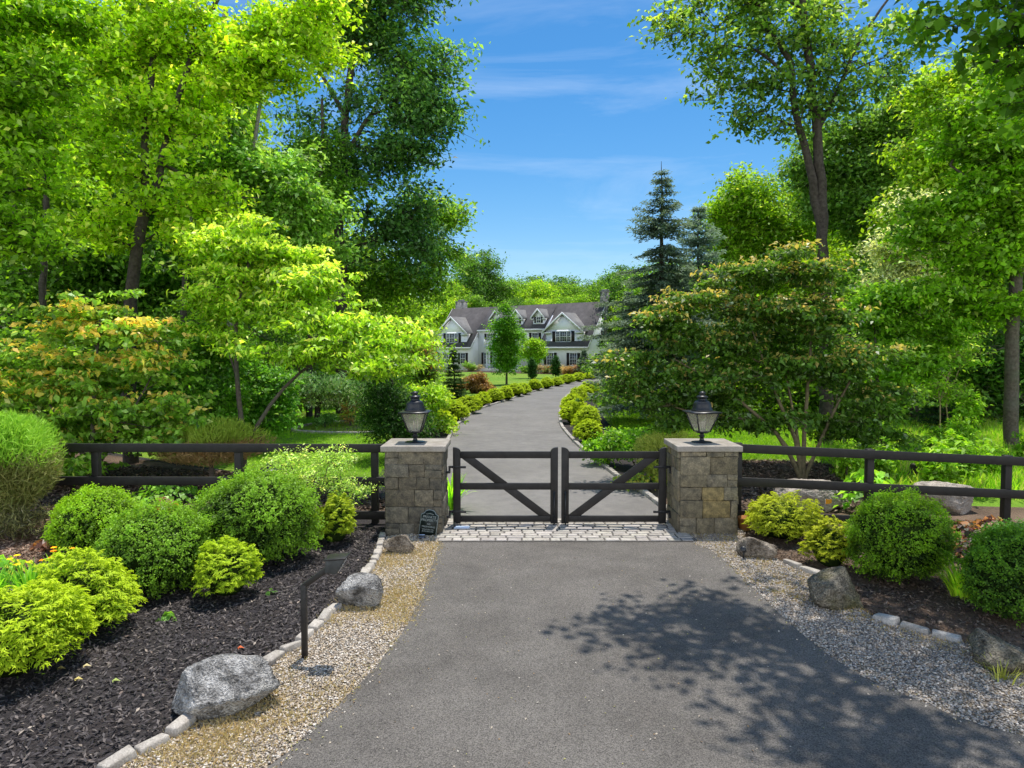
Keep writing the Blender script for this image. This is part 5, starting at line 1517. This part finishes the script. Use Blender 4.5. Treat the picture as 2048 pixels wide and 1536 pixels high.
# 10 tall forked tree right
tree('locust_tree', 'tall slender forked tree crossing the sky right of the spruce', 20, [([(1652, 900), (1652, 700), (1645, 480), (1641, 330), (1625, 170), (1605, 20), (1600, -80)], .21, .10), ([(1645, 470), (1620, 330), (1590, 220), (1580, 120), (1530, 50), (1500, -60)], .14, .05), ([(1636, 260), (1690, 150), (1720, 80), (1790, -20)], .07, .03), ([(1585, 160), (1510, 100), (1430, 90)], .06, .02)],
     [(1400, 55, 75, 45), (1475, 100, 90, 50), (1560, 60, 90, 60), (1600, 150, 80, 50), (1500, 190, 90, 40), (1430, 140, 50, 40), (1560, 240, 80, 30), (1700, 170, 80, 45), (1650, 60, 80, 60), (1740, 110, 60, 50), (1790, 60, 60, 50), (1640, 220, 60, 35), (1380, 20, 60, 40), (1560, -30, 160, 50), (1760, 180, 40, 30), (1500, 20, 90, 50)],
     ncl=230, sub=6, nleaf=12, leaf=.15, aspect=.6, crad=.42, srad=.22, flat=.5, dark=(.025, .075, .015), light=(.16, .30, .05), tip=(.35, .46, .08), tipamt=.15, r_tip=.014, seed=220, bark=BARKDARK)
# 11 overhanging maple, trunk outside, casts the dapple on the apron
rng = np.random.default_rng(221)
foliage_tree('maple_tree', 'near maple whose leafy branches hang into the upper right corner', (10.2, 8.2, 0),
     [([(10.2, 8.2, 0), (10.1, 8.2, 3), (9.6, 8.3, 6), (9.2, 8.5, 9), (9, 8.6, 12)], .28, .10), ([(9.5, 8.3, 7), (7, 8.8, 8.6), (4.5, 9.2, 9.6), (2.6, 9.6, 10)], .13, .03), ([(10, 8.2, 5), (8.6, 9.4, 6.2), (7.3, 10.6, 7.4)], .09, .03), ([(9.4, 8.3, 8), (7, 7.8, 9.8), (5, 7.6, 10.6)], .10, .03)],
     pb([(1970, 40, 90, 45), (2040, 110, 80, 60), (1905, 30, 50, 28), (2060, 30, 90, 60), (1945, 95, 40, 35), (2100, 200, 60, 60)], 9.5) +
     [(3.2, 10.4, 10.100000000000001, 0.9900000000000001, 0.9, 0.5), (4.5, 10.0, 10.200000000000001, 1.1, 0.8, 0.5), (5.8, 9.9, 10.3, 1.1, 1.0, 0.5), (3.8, 9.2, 9.9, 0.66, 0.6, 0.4), (7.0, 9.5, 10.3, 1.32, 1.0, 0.5), (5.6, 11.2, 11.100000000000001, 1.1, 0.7, 0.4), (8.0, 10.4, 10.8, 1.32, 1.2, 0.6), (8.6, 9.0, 11.8, 2.2, 1.6, 1), (5.0, 8.9, 9.9, 0.66, 0.5, 0.4), (6.6, 8.6, 10.5, 0.9900000000000001, 0.7, 0.5), (2.8, 9.6, 10.100000000000001, 0.55, 0.4, 0.3), (2.3, 9.9, 10.4, .5, .4, .25), (1.9, 10.3, 10.9, .35, .3, .2), (3.7, 7.7, 10.2, .6, .5, .3), (5.1, 7.3, 10.3, .8, .5, .3), (4.4, 8.3, 10.6, .5, .5, .3), (6.2, 7.8, 10.6, .8, .6, .3), (2.9, 8.2, 10.6, .4, .4, .25), (4.0, 6.9, 10.4, .5, .4, .25), (4.6, 11.2, 11.2, 0.6, 0.5, 0.3), (7.2, 10.4, 10.6, 1.0, 0.6, 0.4), (2.9, 10.9, 11.3, 0.45, 0.4, 0.25)],
     ncl=380, sub=5, nleaf=11, leaf=.13, aspect=.75, crad=.32, srad=.2, flat=.5, dark=(.03, .09, .006), light=(.14, .30, .02), r_tip=.009, seed=221, bark=BARKDARK)
# 12 big tree right edge
tree('maple_tree', 'big dark green maple with a grey trunk at the right picture edge', 19, [([(2022, 850), (2024, 700), (2032, 560), (2060, 380), (2080, 150)], .19, .12), ([(2040, 480), (1960, 380), (1900, 330)], .07, .03)],
     [(2000, 230, 90, 60), (1950, 320, 90, 50), (2040, 330, 90, 60), (1900, 420, 80, 40), (1990, 430, 90, 45), (2050, 500, 70, 50), (1960, 530, 80, 40), (1900, 590, 70, 36), (2050, 160, 80, 60), (1850, 480, 60, 35), (2000, 610, 70, 35)],
     ncl=400, sub=7, nleaf=16, leaf=.14, aspect=.65, crad=.4, srad=.22, flat=.36, dark=(.05, .12, .008), light=(.24, .46, .02), r_tip=.012, seed=222, bark=BARK)
tree('linden_tree', 'bright lime tall tree behind the big right-edge maple', 29, [([(1880, 850), (1880, 500), (1890, 300)], .25, .1)],
     [(1900, 190, 60, 50), (1870, 260, 60, 55), (1930, 280, 70, 60), (1970, 200, 60, 60), (1840, 330, 50, 50), (1900, 360, 60, 50), (2020, 150, 60, 50), (1860, 420, 60, 50)],
     ncl=320, sub=7, nleaf=20, leaf=.2, aspect=.55, crad=.5, srad=.33, dark=(.08, .18, .01), light=(.34, .50, .03), r_tip=.016, seed=223)
tree('silver_leaf_tree', 'pale silvery-leaved tree between the right trees', 26, [([(1830, 850), (1835, 650), (1840, 500)], .18, .08)],
     [(1850, 440, 60, 45), (1810, 500, 70, 45), (1870, 530, 55, 40), (1790, 570, 60, 40), (1900, 480, 45, 40)],
     ncl=230, sub=7, nleaf=19, leaf=.15, aspect=.45, crad=.42, srad=.27, dark=(.12, .18, .09), light=(.46, .52, .36), whiten=.18, r_tip=.012, seed=224)
tree('oak_tree', 'spreading dark-limbed oak behind the tall forked tree', 36, [([(1790, 850), (1790, 600), (1770, 450), (1720, 350), (1690, 280)], .28, .1), ([(1775, 470), (1700, 410), (1620, 390)], .13, .05)],
     [(1690, 270, 50, 40), (1650, 320, 50, 45), (1720, 330, 60, 45), (1770, 260, 60, 55), (1810, 220, 50, 40), (1780, 350, 70, 50), (1680, 400, 70, 45), (1740, 440, 80, 45), (1610, 330, 40, 40), (1820, 300, 50, 50)],
     ncl=360, sub=7, nleaf=19, leaf=.22, crad=.6, srad=.42, dark=(.03, .09, .015), light=(.20, .36, .05), r_tip=.02, seed=225, bark=BARKDARK)
tree('linden_tree', 'rounded lime-green tree just right of the two spruces', 42, [([(1500, 800), (1500, 600), (1505, 450)], .25, .1)],
     [(1490, 390, 50, 45), (1450, 430, 45, 40), (1530, 430, 60, 45), (1470, 500, 60, 50), (1560, 480, 60, 50), (1440, 560, 45, 40), (1520, 560, 70, 50), (1590, 400, 45, 45), (1600, 540, 60, 60)],
     ncl=360, sub=7, nleaf=19, leaf=.25, crad=.65, srad=.46, dark=(.08, .18, .01), light=(.32, .50, .03), r_tip=.02, seed=226)
# 18 copper-tipped maple shrub, multi stem
tree('japanese_maple', 'broad dark maple with copper-tinted top leaves behind the right lantern', 15.5,
     [([(1602, 962), (1590, 880), (1545, 770), (1500, 650)], .06, .02), ([(1606, 950), (1610, 850), (1620, 720), (1625, 600)], .06, .02), ([(1600, 955), (1555, 870), (1450, 780), (1350, 720)], .055, .018), ([(1610, 955), (1650, 860), (1700, 760), (1740, 690)], .05, .018), ([(1598, 950), (1540, 850), (1400, 830), (1290, 790)], .045, .015), ([(1606, 950), (1590, 840), (1570, 740)], .05, .02)],
     [(1530, 520, 90, 34), (1600, 545, 70, 30), (1470, 560, 80, 32), (1400, 610, 80, 34), (1330, 660, 80, 34), (1540, 620, 110, 40), (1640, 640, 90, 40), (1440, 690, 110, 40), (1260, 720, 70, 34), (1330, 770, 100, 40), (1480, 770, 110, 44), (1620, 740, 110, 44), (1720, 720, 80, 36), (1760, 800, 80, 36), (1700, 850, 90, 34), (1420, 840, 90, 34), (1560, 840, 90, 30), (1260, 790, 60, 30), (1780, 870, 60, 24), (1660, 560, 50, 30), (1500, 700, 150, 80, 1.5)],
     ncl=560, sub=7, nleaf=19, leaf=.11, aspect=.5, crad=.27, srad=.15, flat=.33, dark=(.02, .06, .008), light=(.13, .27, .03), tip=(.44, .33, .12), tipamt=.07, droop=.6, lmat=LEAFG, r_tip=.006, seed=227, bark=surf('bark_olive', (.12, .10, .055), (.22, .18, .10), 14, .85))
tree('shade_maple', 'green layered understorey maple between copper maple and meadow', 19.5, [([(1760, 900), (1755, 780), (1750, 660)], .08, .03)],
     [(1730, 620, 60, 30), (1800, 650, 70, 30), (1850, 690, 60, 30), (1740, 700, 70, 32), (1820, 740, 70, 30), (1890, 650, 50, 30), (1790, 590, 50, 30)],
     ncl=200, sub=6, nleaf=19, leaf=.14, crad=.36, srad=.18, flat=.3, dark=(.04, .12, .01), light=(.24, .46, .03), r_tip=.008, seed=228)
# conifers
sx, sy, _ = G(1325, 846)
conifer('spruce_tree', 'tall dark narrow spruce standing against the sky', (A(1322, 600, 28)[0], 28, 0), 10.6, 3.9, 230, 0.3, 36, .15, .36, gap=.08, clear=.10, power=.95, dark=(.03, .06, .05), light=(.19, .29, .26))
conifer('spruce_tree', 'blue-grey spruce behind and right of the tall dark one', (A(1395, 600, 33)[0], 33, 0), 9.9, 3.9, 231, 1, 34, .17, .26, gap=.05, clear=.03, dens=1.2, dark=(.06, .11, .10), light=(.27, .40, .38))
conifer('spruce_tree', 'blue-green spruce low beside the right end of the house', (A(1262, 600, 40)[0], 40, 0), 6.6, 2.3, 232, 1, None, .17, .22, clear=.02)
conifer('young_conifer', 'narrow dark green conifer on the lawn left of the drive', (G(908, 796)[0], G(908, 796)[1], 0), 3.1, .85, 233, 0, 14, .12, .12, clear=.02, dens=1.2)
conifer('young_conifer', 'small blue spruce at the corner of the right house wing', near(1168, 740, 83), 3.1, 1.3, 234, 1, 12, .22, .15, clear=.02)
conifer('young_conifer', 'small dark conifer beyond the meadow', near(1883, 850, 24), 2.4, .95, 235, 0, 12, .11, .15, clear=.02)
def columnar(label, px, D, h, r, seed):
    x, _, _ = A(px, 740, D)
    return round_shrub('columnar_arborvitae', label, (x, D, 0), r, h, seed, .12, 3500, (.012, .045, .012), (.04, .13, .025), 'arborvitae', 'columnar evergreens before the house', NEEDLE, .05)
columnar('narrow dark column evergreen on the house lawn, left of the pair', 1065, 68, 2.15, .40, 240)
columnar('narrow dark column evergreen on the house lawn, right of the pair', 1111.5, 74, 2.3, .42, 241)
x, y, _ = G(952, 786)
bushy('lace_leaf_maple', 'low russet-brown mounded maple on the lawn', (x, y, 0), [(0, 0, .65, 1.0, .8, .65), (-.5, 0, .6, .7, .6, .55), (.7, 0, .35, .7, .6, .3)], 150, 242, .12, sub=6, nleaf=16, crad=.22, srad=.14, dark=(.10, .06, .025), light=(.33, .20, .09), droop=1.1, r_tip=.006, cat='maple')
# trees before the house
tree('pear_tree', 'upright green ornamental tree standing before the house door', 59, [([(1013, 770), (1014, 720), (1014, 640)], .10, .04)],
     [(1012, 625, 14, 16), (1010, 650, 22, 18), (1018, 675, 28, 20), (1005, 690, 26, 20), (1016, 712, 32, 20), (1014, 728, 26, 12)],
     ncl=230, sub=6, nleaf=15, leaf=.17, aspect=.55, crad=.35, srad=.24, flat=.7, dark=(.03, .10, .01), light=(.16, .36, .03), r_tip=.012, seed=243)
tree('young_tree', 'small airy lime tree right of the upright tree', 72, [([(1063, 757), (1064, 730), (1066, 700)], .08, .03)],
     [(1062, 690, 18, 12), (1075, 702, 16, 12), (1050, 708, 16, 12), (1068, 716, 18, 10)],
     ncl=110, sub=6, nleaf=14, leaf=.18, crad=.35, srad=.25, dark=(.06, .15, .01), light=(.28, .46, .04), r_tip=.012, seed=244)
# multi stem saplings on the right
for i, (bx, tx, ty, D, lab) in enumerate([(1880, 1840, 640, 21, 'thin bare-stemmed sapling, left of the pair by the big trunk'), (1897, 1930, 630, 21.5, 'thin bare-stemmed sapling, right of the pair by the big trunk')]):
    tree('sapling', lab, D, [([(bx, 850), (bx - 4, 770), (tx, ty + 40)], .03, .012), ([(bx, 800), (bx + 20, 740), (bx + 40, 690)], .02, .01)],
         [(tx, ty + 30, 40, 30), (bx + 30, 700, 40, 30), (bx - 30, 740, 35, 25), (bx + 10, 780, 40, 20)], ncl=60, sub=5, nleaf=9, leaf=.11, crad=.25, srad=.16, dark=(.05, .14, .01), light=(.28, .46, .04), r_tip=.008, seed=250 + i, bark=surf('bark_tan%d' % i, (.3, .22, .12), (.42, .32, .2), 12, .8))

# tall weeds of the meadow, one prototype copied
wp = None
g = np.random.default_rng(12)
WE = [(7.9, 14.4), (9.4, 14.2), (10.6, 15.2), (8.8, 16.2), (12.2, 16), (11.2, 17.6), (13.6, 17.2), (9.6, 18.6), (12.8, 19.4), (15, 18.8), (10.9, 20.6), (14.4, 21.4), (8.6, 13.6), (11.6, 13.8), (16.4, 20.4), (6.9, 14.0)]
for i, (x, y) in enumerate(WE):
    s = g.uniform(.8, 1.35)
    if wp is None:
        wp = bushy('meadow_weed', 'tall leafy green weed standing in the meadow beyond the right fence', (0, 0, 0), [(0, 0, .55, .3, .3, .4), (.15, .1, .8, .15, .15, .25), (-.15, 0, .7, .2, .15, .25)], 34, 260, .10, sub=4, nleaf=10, crad=.1, srad=.08, dark=(.07, .18, .012), light=(.26, .46, .03), r_tip=.004, cat='weed', group='tall weeds in the meadow')
        wp.location = (x, y, 0)
    else:
        copy_tree(wp, (x, y, 0), i * 1.1, (s, s, s * g.uniform(.8, 1.2)))
# ------------------------------------------------------------------ background wood: shared archetypes
def archetype(seed, h, blobs, dark, light, leaf, ncl, name='woodland_tree', tr=.22, **kw):
    g = np.random.default_rng(seed)
    return foliage_tree(name, 'x', (0, 0, 0), [([(0, 0, 0), (.1, 0, h * .3), (-.1, .1, h * .6), (0, 0, h * .85)], tr, .06)], blobs, ncl=ncl, sub=7, nleaf=17, leaf=leaf, crad=.75, srad=.5, flat=.55, dark=dark, light=light, r_tip=.02, seed=seed, cat='tree', up=.6, **kw)
def crown(g, h, w, low):
    out = [(0, 0, h * .9, w * .45, w * .45, h * .09)]
    n = 13
    for k in range(n):
        a = k * 2.4 + g.random(); f = k / n
        z = h * (low + (.88 - low) * f); ww = w * (.72 - .35 * abs(f - .35))
        out.append((math.cos(a) * ww * .7, math.sin(a) * ww * .7, z, w * .42, w * .42, h * .085))
    out.append((0, 0, h * .55, w * .6, w * .6, h * .25))
    return out
g = np.random.default_rng(77)
KINDS_ = [('bright', (.06, .15, .01), (.28, .48, .03)), ('mid', (.04, .11, .01), (.19, .37, .03)), ('dark', (.022, .07, .01), (.11, .25, .03)), ('lime', (.07, .16, .01), (.34, .54, .03))]
ARCH = [archetype(300 + i, 14, crown(g, 14, 4.4, .34), c[1], c[2], .27, 230) for i, c in enumerate(KINDS_)]
ARCHU = [archetype(310 + i, 5, crown(g, 5, 2.6, .05), c[1], c[2], .17, 130, 'understorey_tree', .08) for i, c in enumerate(KINDS_[:3])]
firsts = {}
def plant(arch, x, y, h, w, rz, label, group):
    base_h = 14 if arch in ARCH else 5
    s = (w / (4.4 if arch in ARCH else 2.6), w / (4.4 if arch in ARCH else 2.6), h / base_h)
    if arch.name not in firsts:
        firsts[arch.name] = 1
        arch.location = (x, y, 0); arch.scale = s; arch.rotation_euler = (0, 0, rz); arch['label'] = label; arch['group'] = group
    else:
        copy_tree(arch, (x, y, 0), rz, s, label, group)
def top(py, D): return A(1024, py, D)[2]
KN = ['bright green', 'mid green', 'dark green', 'lime green']
# (px, top py, depth, kind, width)
LW = [(40, 120, 34, 1, 5), (150, 60, 38, 2, 5.4), (270, 90, 34, 1, 5), (370, 60, 40, 2, 5), (470, 170, 42, 0, 4.6), (0, 40, 46, 2, 6), (220, 40, 48, 2, 6), (420, 150, 52, 1, 6), (560, 400, 46, 0, 4.4), (630, 420, 54, 1, 5), (520, 420, 58, 2, 5), (-60, 100, 30, 1, 5),
      (700, 530, 60, 0, 5), (770, 560, 64, 3, 4.6), (795, 585, 72, 0, 4.2), (660, 520, 70, 1, 5), (822, 600, 84, 3, 3.6), (790, 590, 90, 1, 4.6), (300, 250, 28, 2, 3.6), (100, 300, 26, 1, 3.4), (590, 470, 74, 2, 6), (740, 560, 80, 2, 6)]
for i, (px, py, D, k, w_) in enumerate(LW):
    x = A(px, 700, D)[0]
    plant(ARCH[k], x, D, top(py, D) * 1.0, w_, i * 1.7, 'tall %s woodland tree in the wood behind the left garden trees' % KN[k], 'trees of the wood left of the house')
LU = [(20, 600, 23, 1, 2.6), (110, 640, 25, 2, 2.8), (230, 650, 24, 2, 2.6), (340, 640, 24, 1, 2.6), (440, 580, 28, 2, 3), (330, 680, 30, 2, 3), (560, 650, 36, 1, 3), (640, 640, 44, 0, 3), (720, 650, 44, 1, 3), (780, 640, 46, 0, 3), (480, 640, 40, 2, 3.4), (600, 680, 52, 2, 4), (690, 700, 54, 2, 4), (790, 640, 50, 0, 2.4), (-40, 640, 20, 1, 2.4), (70, 700, 22, 2, 2.6), (760, 600, 38, 0, 2.4)]
for i, (px, py, D, k, w_) in enumerate(LU):
    x = A(px, 700, D)[0]
    plant(ARCHU[k], x, D, top(py, D), w_ * 1.1, i * 2.1, 'low %s understorey tree under the left wood' % KN[k], 'understorey of the left wood')
RW = [(1640, 330, 50, 1, 4.6), (1700, 420, 44, 0, 4.4), (1760, 300, 52, 2, 5), (1850, 230, 46, 1, 5), (1960, 190, 44, 2, 5), (2060, 150, 40, 1, 5), (1560, 420, 56, 0, 4.6), (1480, 460, 62, 1, 5), (1420, 510, 66, 3, 4.4), (1620, 480, 40, 3, 3.6), (1930, 380, 34, 0, 3.6), (2120, 260, 32, 2, 4), (1250, 545, 92, 2, 4.4), (1300, 560, 80, 1, 4.4), (1350, 520, 76, 1, 5), (1262, 580, 84, 3, 2.6), (1720, 520, 34, 1, 3), (1800, 450, 40, 2, 4)]
for i, (px, py, D, k, w_) in enumerate(RW):
    x = A(px, 700, D)[0]
    plant(ARCH[k], x, D, top(py, D), w_, i * 1.3 + .5, 'tall %s woodland tree in the wood on the right side' % KN[k], 'trees of the wood right of the drive')
RU = [(1450, 640, 34, 1, 2.6), (1560, 620, 30, 0, 2.8), (1650, 600, 30, 1, 2.8), (1740, 620, 28, 2, 3), (1820, 640, 30, 1, 3), (1910, 640, 30, 2, 3), (2000, 660, 29, 1, 3), (2080, 600, 26, 2, 3), (1400, 700, 44, 1, 3), (1300, 690, 50, 1, 3), (1290, 680, 60, 0, 3), (1850, 740, 34, 2, 3), (1960, 750, 33, 2, 3), (1700, 740, 36, 2, 3), (1500, 720, 40, 2, 3), (2060, 740, 31, 2, 3), (1265, 650, 66, 1, 2.0), (1600, 740, 38, 2, 3)]
for i, (px, py, D, k, w_) in enumerate(RU):
    x = A(px, 700, D)[0]
    plant(ARCHU[k], x, D, top(py, D), w_ * 1.1, i * 2.7, 'low %s understorey tree under the right wood' % KN[k], 'understorey of the right wood')
BW = [(935, 505, 125, 1, 5.5), (965, 498, 120, 2, 5), (990, 545, 122, 2, 5), (1040, 560, 126, 1, 5), (1078, 556, 120, 0, 5), (1110, 562, 128, 2, 5), (1145, 566, 124, 1, 5), (1180, 570, 130, 2, 5), (1215, 555, 126, 1, 6), (1250, 530, 118, 2, 6), (1010, 562, 134, 2, 6), (1065, 550, 140, 2, 7), (1130, 552, 145, 2, 7), (1195, 560, 144, 2, 7), (905, 560, 118, 0, 5), (880, 575, 112, 3, 5), (1290, 540, 112, 1, 7), (950, 590, 112, 1, 4), (1090, 590, 112, 3, 3.6), (1160, 585, 114, 0, 3.6), (1030, 595, 113, 2, 3.6), (1125, 592, 112, 1, 3), (1060, 594, 112, 0, 3)]
for i, (px, py, D, k, w_) in enumerate(BW):
    x = A(px, 700, D)[0]
    plant(ARCH[k], x, D, top(py, D), w_, i * 1.9, 'round-crowned %s tree in the wood beyond the house' % KN[k], 'trees beyond the house')
# a far wooded mass closing the horizon on both sides
g = np.random.default_rng(5); mb = MB()
V, Fq = [], []
n = 160
for i in range(n + 1):
    a = -1.05 + 2.1 * i / n
    x, y = math.sin(a) * 190, math.cos(a) * 190
    for j, z in enumerate((0, 5, 9, 11.5 + 1.5 * math.sin(i * .9) + g.uniform(-1.5, 1.5))):
        V.append((x + g.normal() * .8, y + g.normal() + j * 2, z))
for i in range(n):
    for j in range(3): Fq.append((i * 4 + j, (i + 1) * 4 + j, (i + 1) * 4 + j + 1, i * 4 + j + 1))
mb.add(V, Fq)
rng = np.random.default_rng(6)
nn = 60000
a = rng.uniform(-1.05, 1.05, nn); rr = 186 + rng.random(nn) * 3; zz = rng.random(nn) ** .8 * 12.5
P = np.c_[np.sin(a) * rr, np.cos(a) * rr, zz]
add_leaves(mb, P, rvec(nn) + np.c_[-np.sin(a), -np.cos(a), np.ones(nn) * .8], rvec(nn), 1.0, .7, lerp((.02, .07, .01), (.14, .3, .03), rng.random(nn)), 1)
tag(mb.build('far_woods', [CORE, LEAF]), kind='stuff')

# ------------------------------------------------------------------ light and sky
SUN_EL, SUN_AZ = R(73), R(17)
w = bpy.data.worlds.new('World'); scene.world = w; w.use_nodes = True
nt = w.node_tree; nt.nodes.clear()
out = nd(nt, 'ShaderNodeOutputWorld'); bg = nd(nt, 'ShaderNodeBackground')
sky = nd(nt, 'ShaderNodeTexSky', sky_type='NISHITA'); sky.sun_disc = False
sky.sun_elevation = SUN_EL; sky.sun_rotation = SUN_AZ; sky.air_density = 1.0; sky.dust_density = .6; sky.ozone_density = 2.5
tc = nd(nt, 'ShaderNodeTexCoord'); mp = nd(nt, 'ShaderNodeMapping')
mp.inputs['Scale'].default_value = (1.2, 1.2, 7.0); mp.inputs['Rotation'].default_value = (0, R(8), 0)
nt.links.new(tc.outputs['Generated'], mp.inputs['Vector'])
n1 = nd(nt, 'ShaderNodeTexNoise'); n1.inputs['Scale'].default_value = 1.6; n1.inputs['Detail'].default_value = 7; n1.inputs['Roughness'].default_value = .62; n1.inputs['Distortion'].default_value = .5
nt.links.new(mp.outputs[0], n1.inputs['Vector'])
cl = ramp(nt, n1.outputs['Fac'], [(.50, (0, 0, 0)), (.9, (.34, .34, .34))])
hs = nd(nt, 'ShaderNodeHueSaturation'); hs.inputs['Saturation'].default_value = 1.42; hs.inputs['Hue'].default_value = .497; hs.inputs['Value'].default_value = 1.0
nt.links.new(sky.outputs[0], hs.inputs['Color'])
mix = mixc(nt, 'MIX', cl, hs.outputs[0], (7.5, 8.2, 9.0))
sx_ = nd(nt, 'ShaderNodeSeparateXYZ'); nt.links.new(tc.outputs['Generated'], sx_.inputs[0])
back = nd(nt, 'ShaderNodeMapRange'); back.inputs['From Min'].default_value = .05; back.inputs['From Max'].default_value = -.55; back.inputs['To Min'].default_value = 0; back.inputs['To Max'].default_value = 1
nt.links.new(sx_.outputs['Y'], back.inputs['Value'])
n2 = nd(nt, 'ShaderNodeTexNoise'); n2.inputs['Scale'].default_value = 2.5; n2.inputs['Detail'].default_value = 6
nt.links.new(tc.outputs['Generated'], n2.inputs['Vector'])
cum = ramp(nt, n2.outputs['Fac'], [(.34, (0, 0, 0)), (.50, (.9, .9, .9))])  # unseen bright cloud bank added behind the camera as fill light
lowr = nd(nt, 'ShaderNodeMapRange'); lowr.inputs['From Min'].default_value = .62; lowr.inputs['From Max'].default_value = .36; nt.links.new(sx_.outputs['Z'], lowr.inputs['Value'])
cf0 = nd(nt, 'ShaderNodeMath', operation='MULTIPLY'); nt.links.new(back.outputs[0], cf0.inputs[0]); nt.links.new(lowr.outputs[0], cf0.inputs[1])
fill_clouds = nd(nt, 'ShaderNodeMath', operation='MULTIPLY'); nt.links.new(cf0.outputs[0], fill_clouds.inputs[0]); nt.links.new(cum, fill_clouds.inputs[1])
mix = mixc(nt, 'MIX', fill_clouds.outputs[0], mix, (16, 16.3, 16.8))
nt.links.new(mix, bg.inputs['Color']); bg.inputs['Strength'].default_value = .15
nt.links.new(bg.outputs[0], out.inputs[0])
sd = bpy.data.lights.new('sun', 'SUN'); sd.energy = 5.0; sd.angle = R(.5); sd.color = (1, .955, .88)
so_ = bpy.data.objects.new('sun', sd); COL.objects.link(so_)
v = Vector((math.sin(SUN_AZ) * math.cos(SUN_EL), math.cos(SUN_AZ) * math.cos(SUN_EL), math.sin(SUN_EL)))
so_.rotation_euler = v.to_track_quat('Z', 'Y').to_euler(); so_.location = v * 60

scene.view_settings.view_transform = 'Standard'; scene.view_settings.look = 'None'; scene.view_settings.exposure = 0; scene.view_settings.gamma = 1
c = scene.cycles
c.max_bounces = 5; c.diffuse_bounces = 3; c.glossy_bounces = 2; c.transmission_bounces = 4; c.transparent_max_bounces = 6
c.use_denoising = True; c.use_adaptive_sampling = True; c.adaptive_threshold = .02
c.sample_clamp_indirect = 6; c.caustics_reflective = False; c.caustics_refractive = False
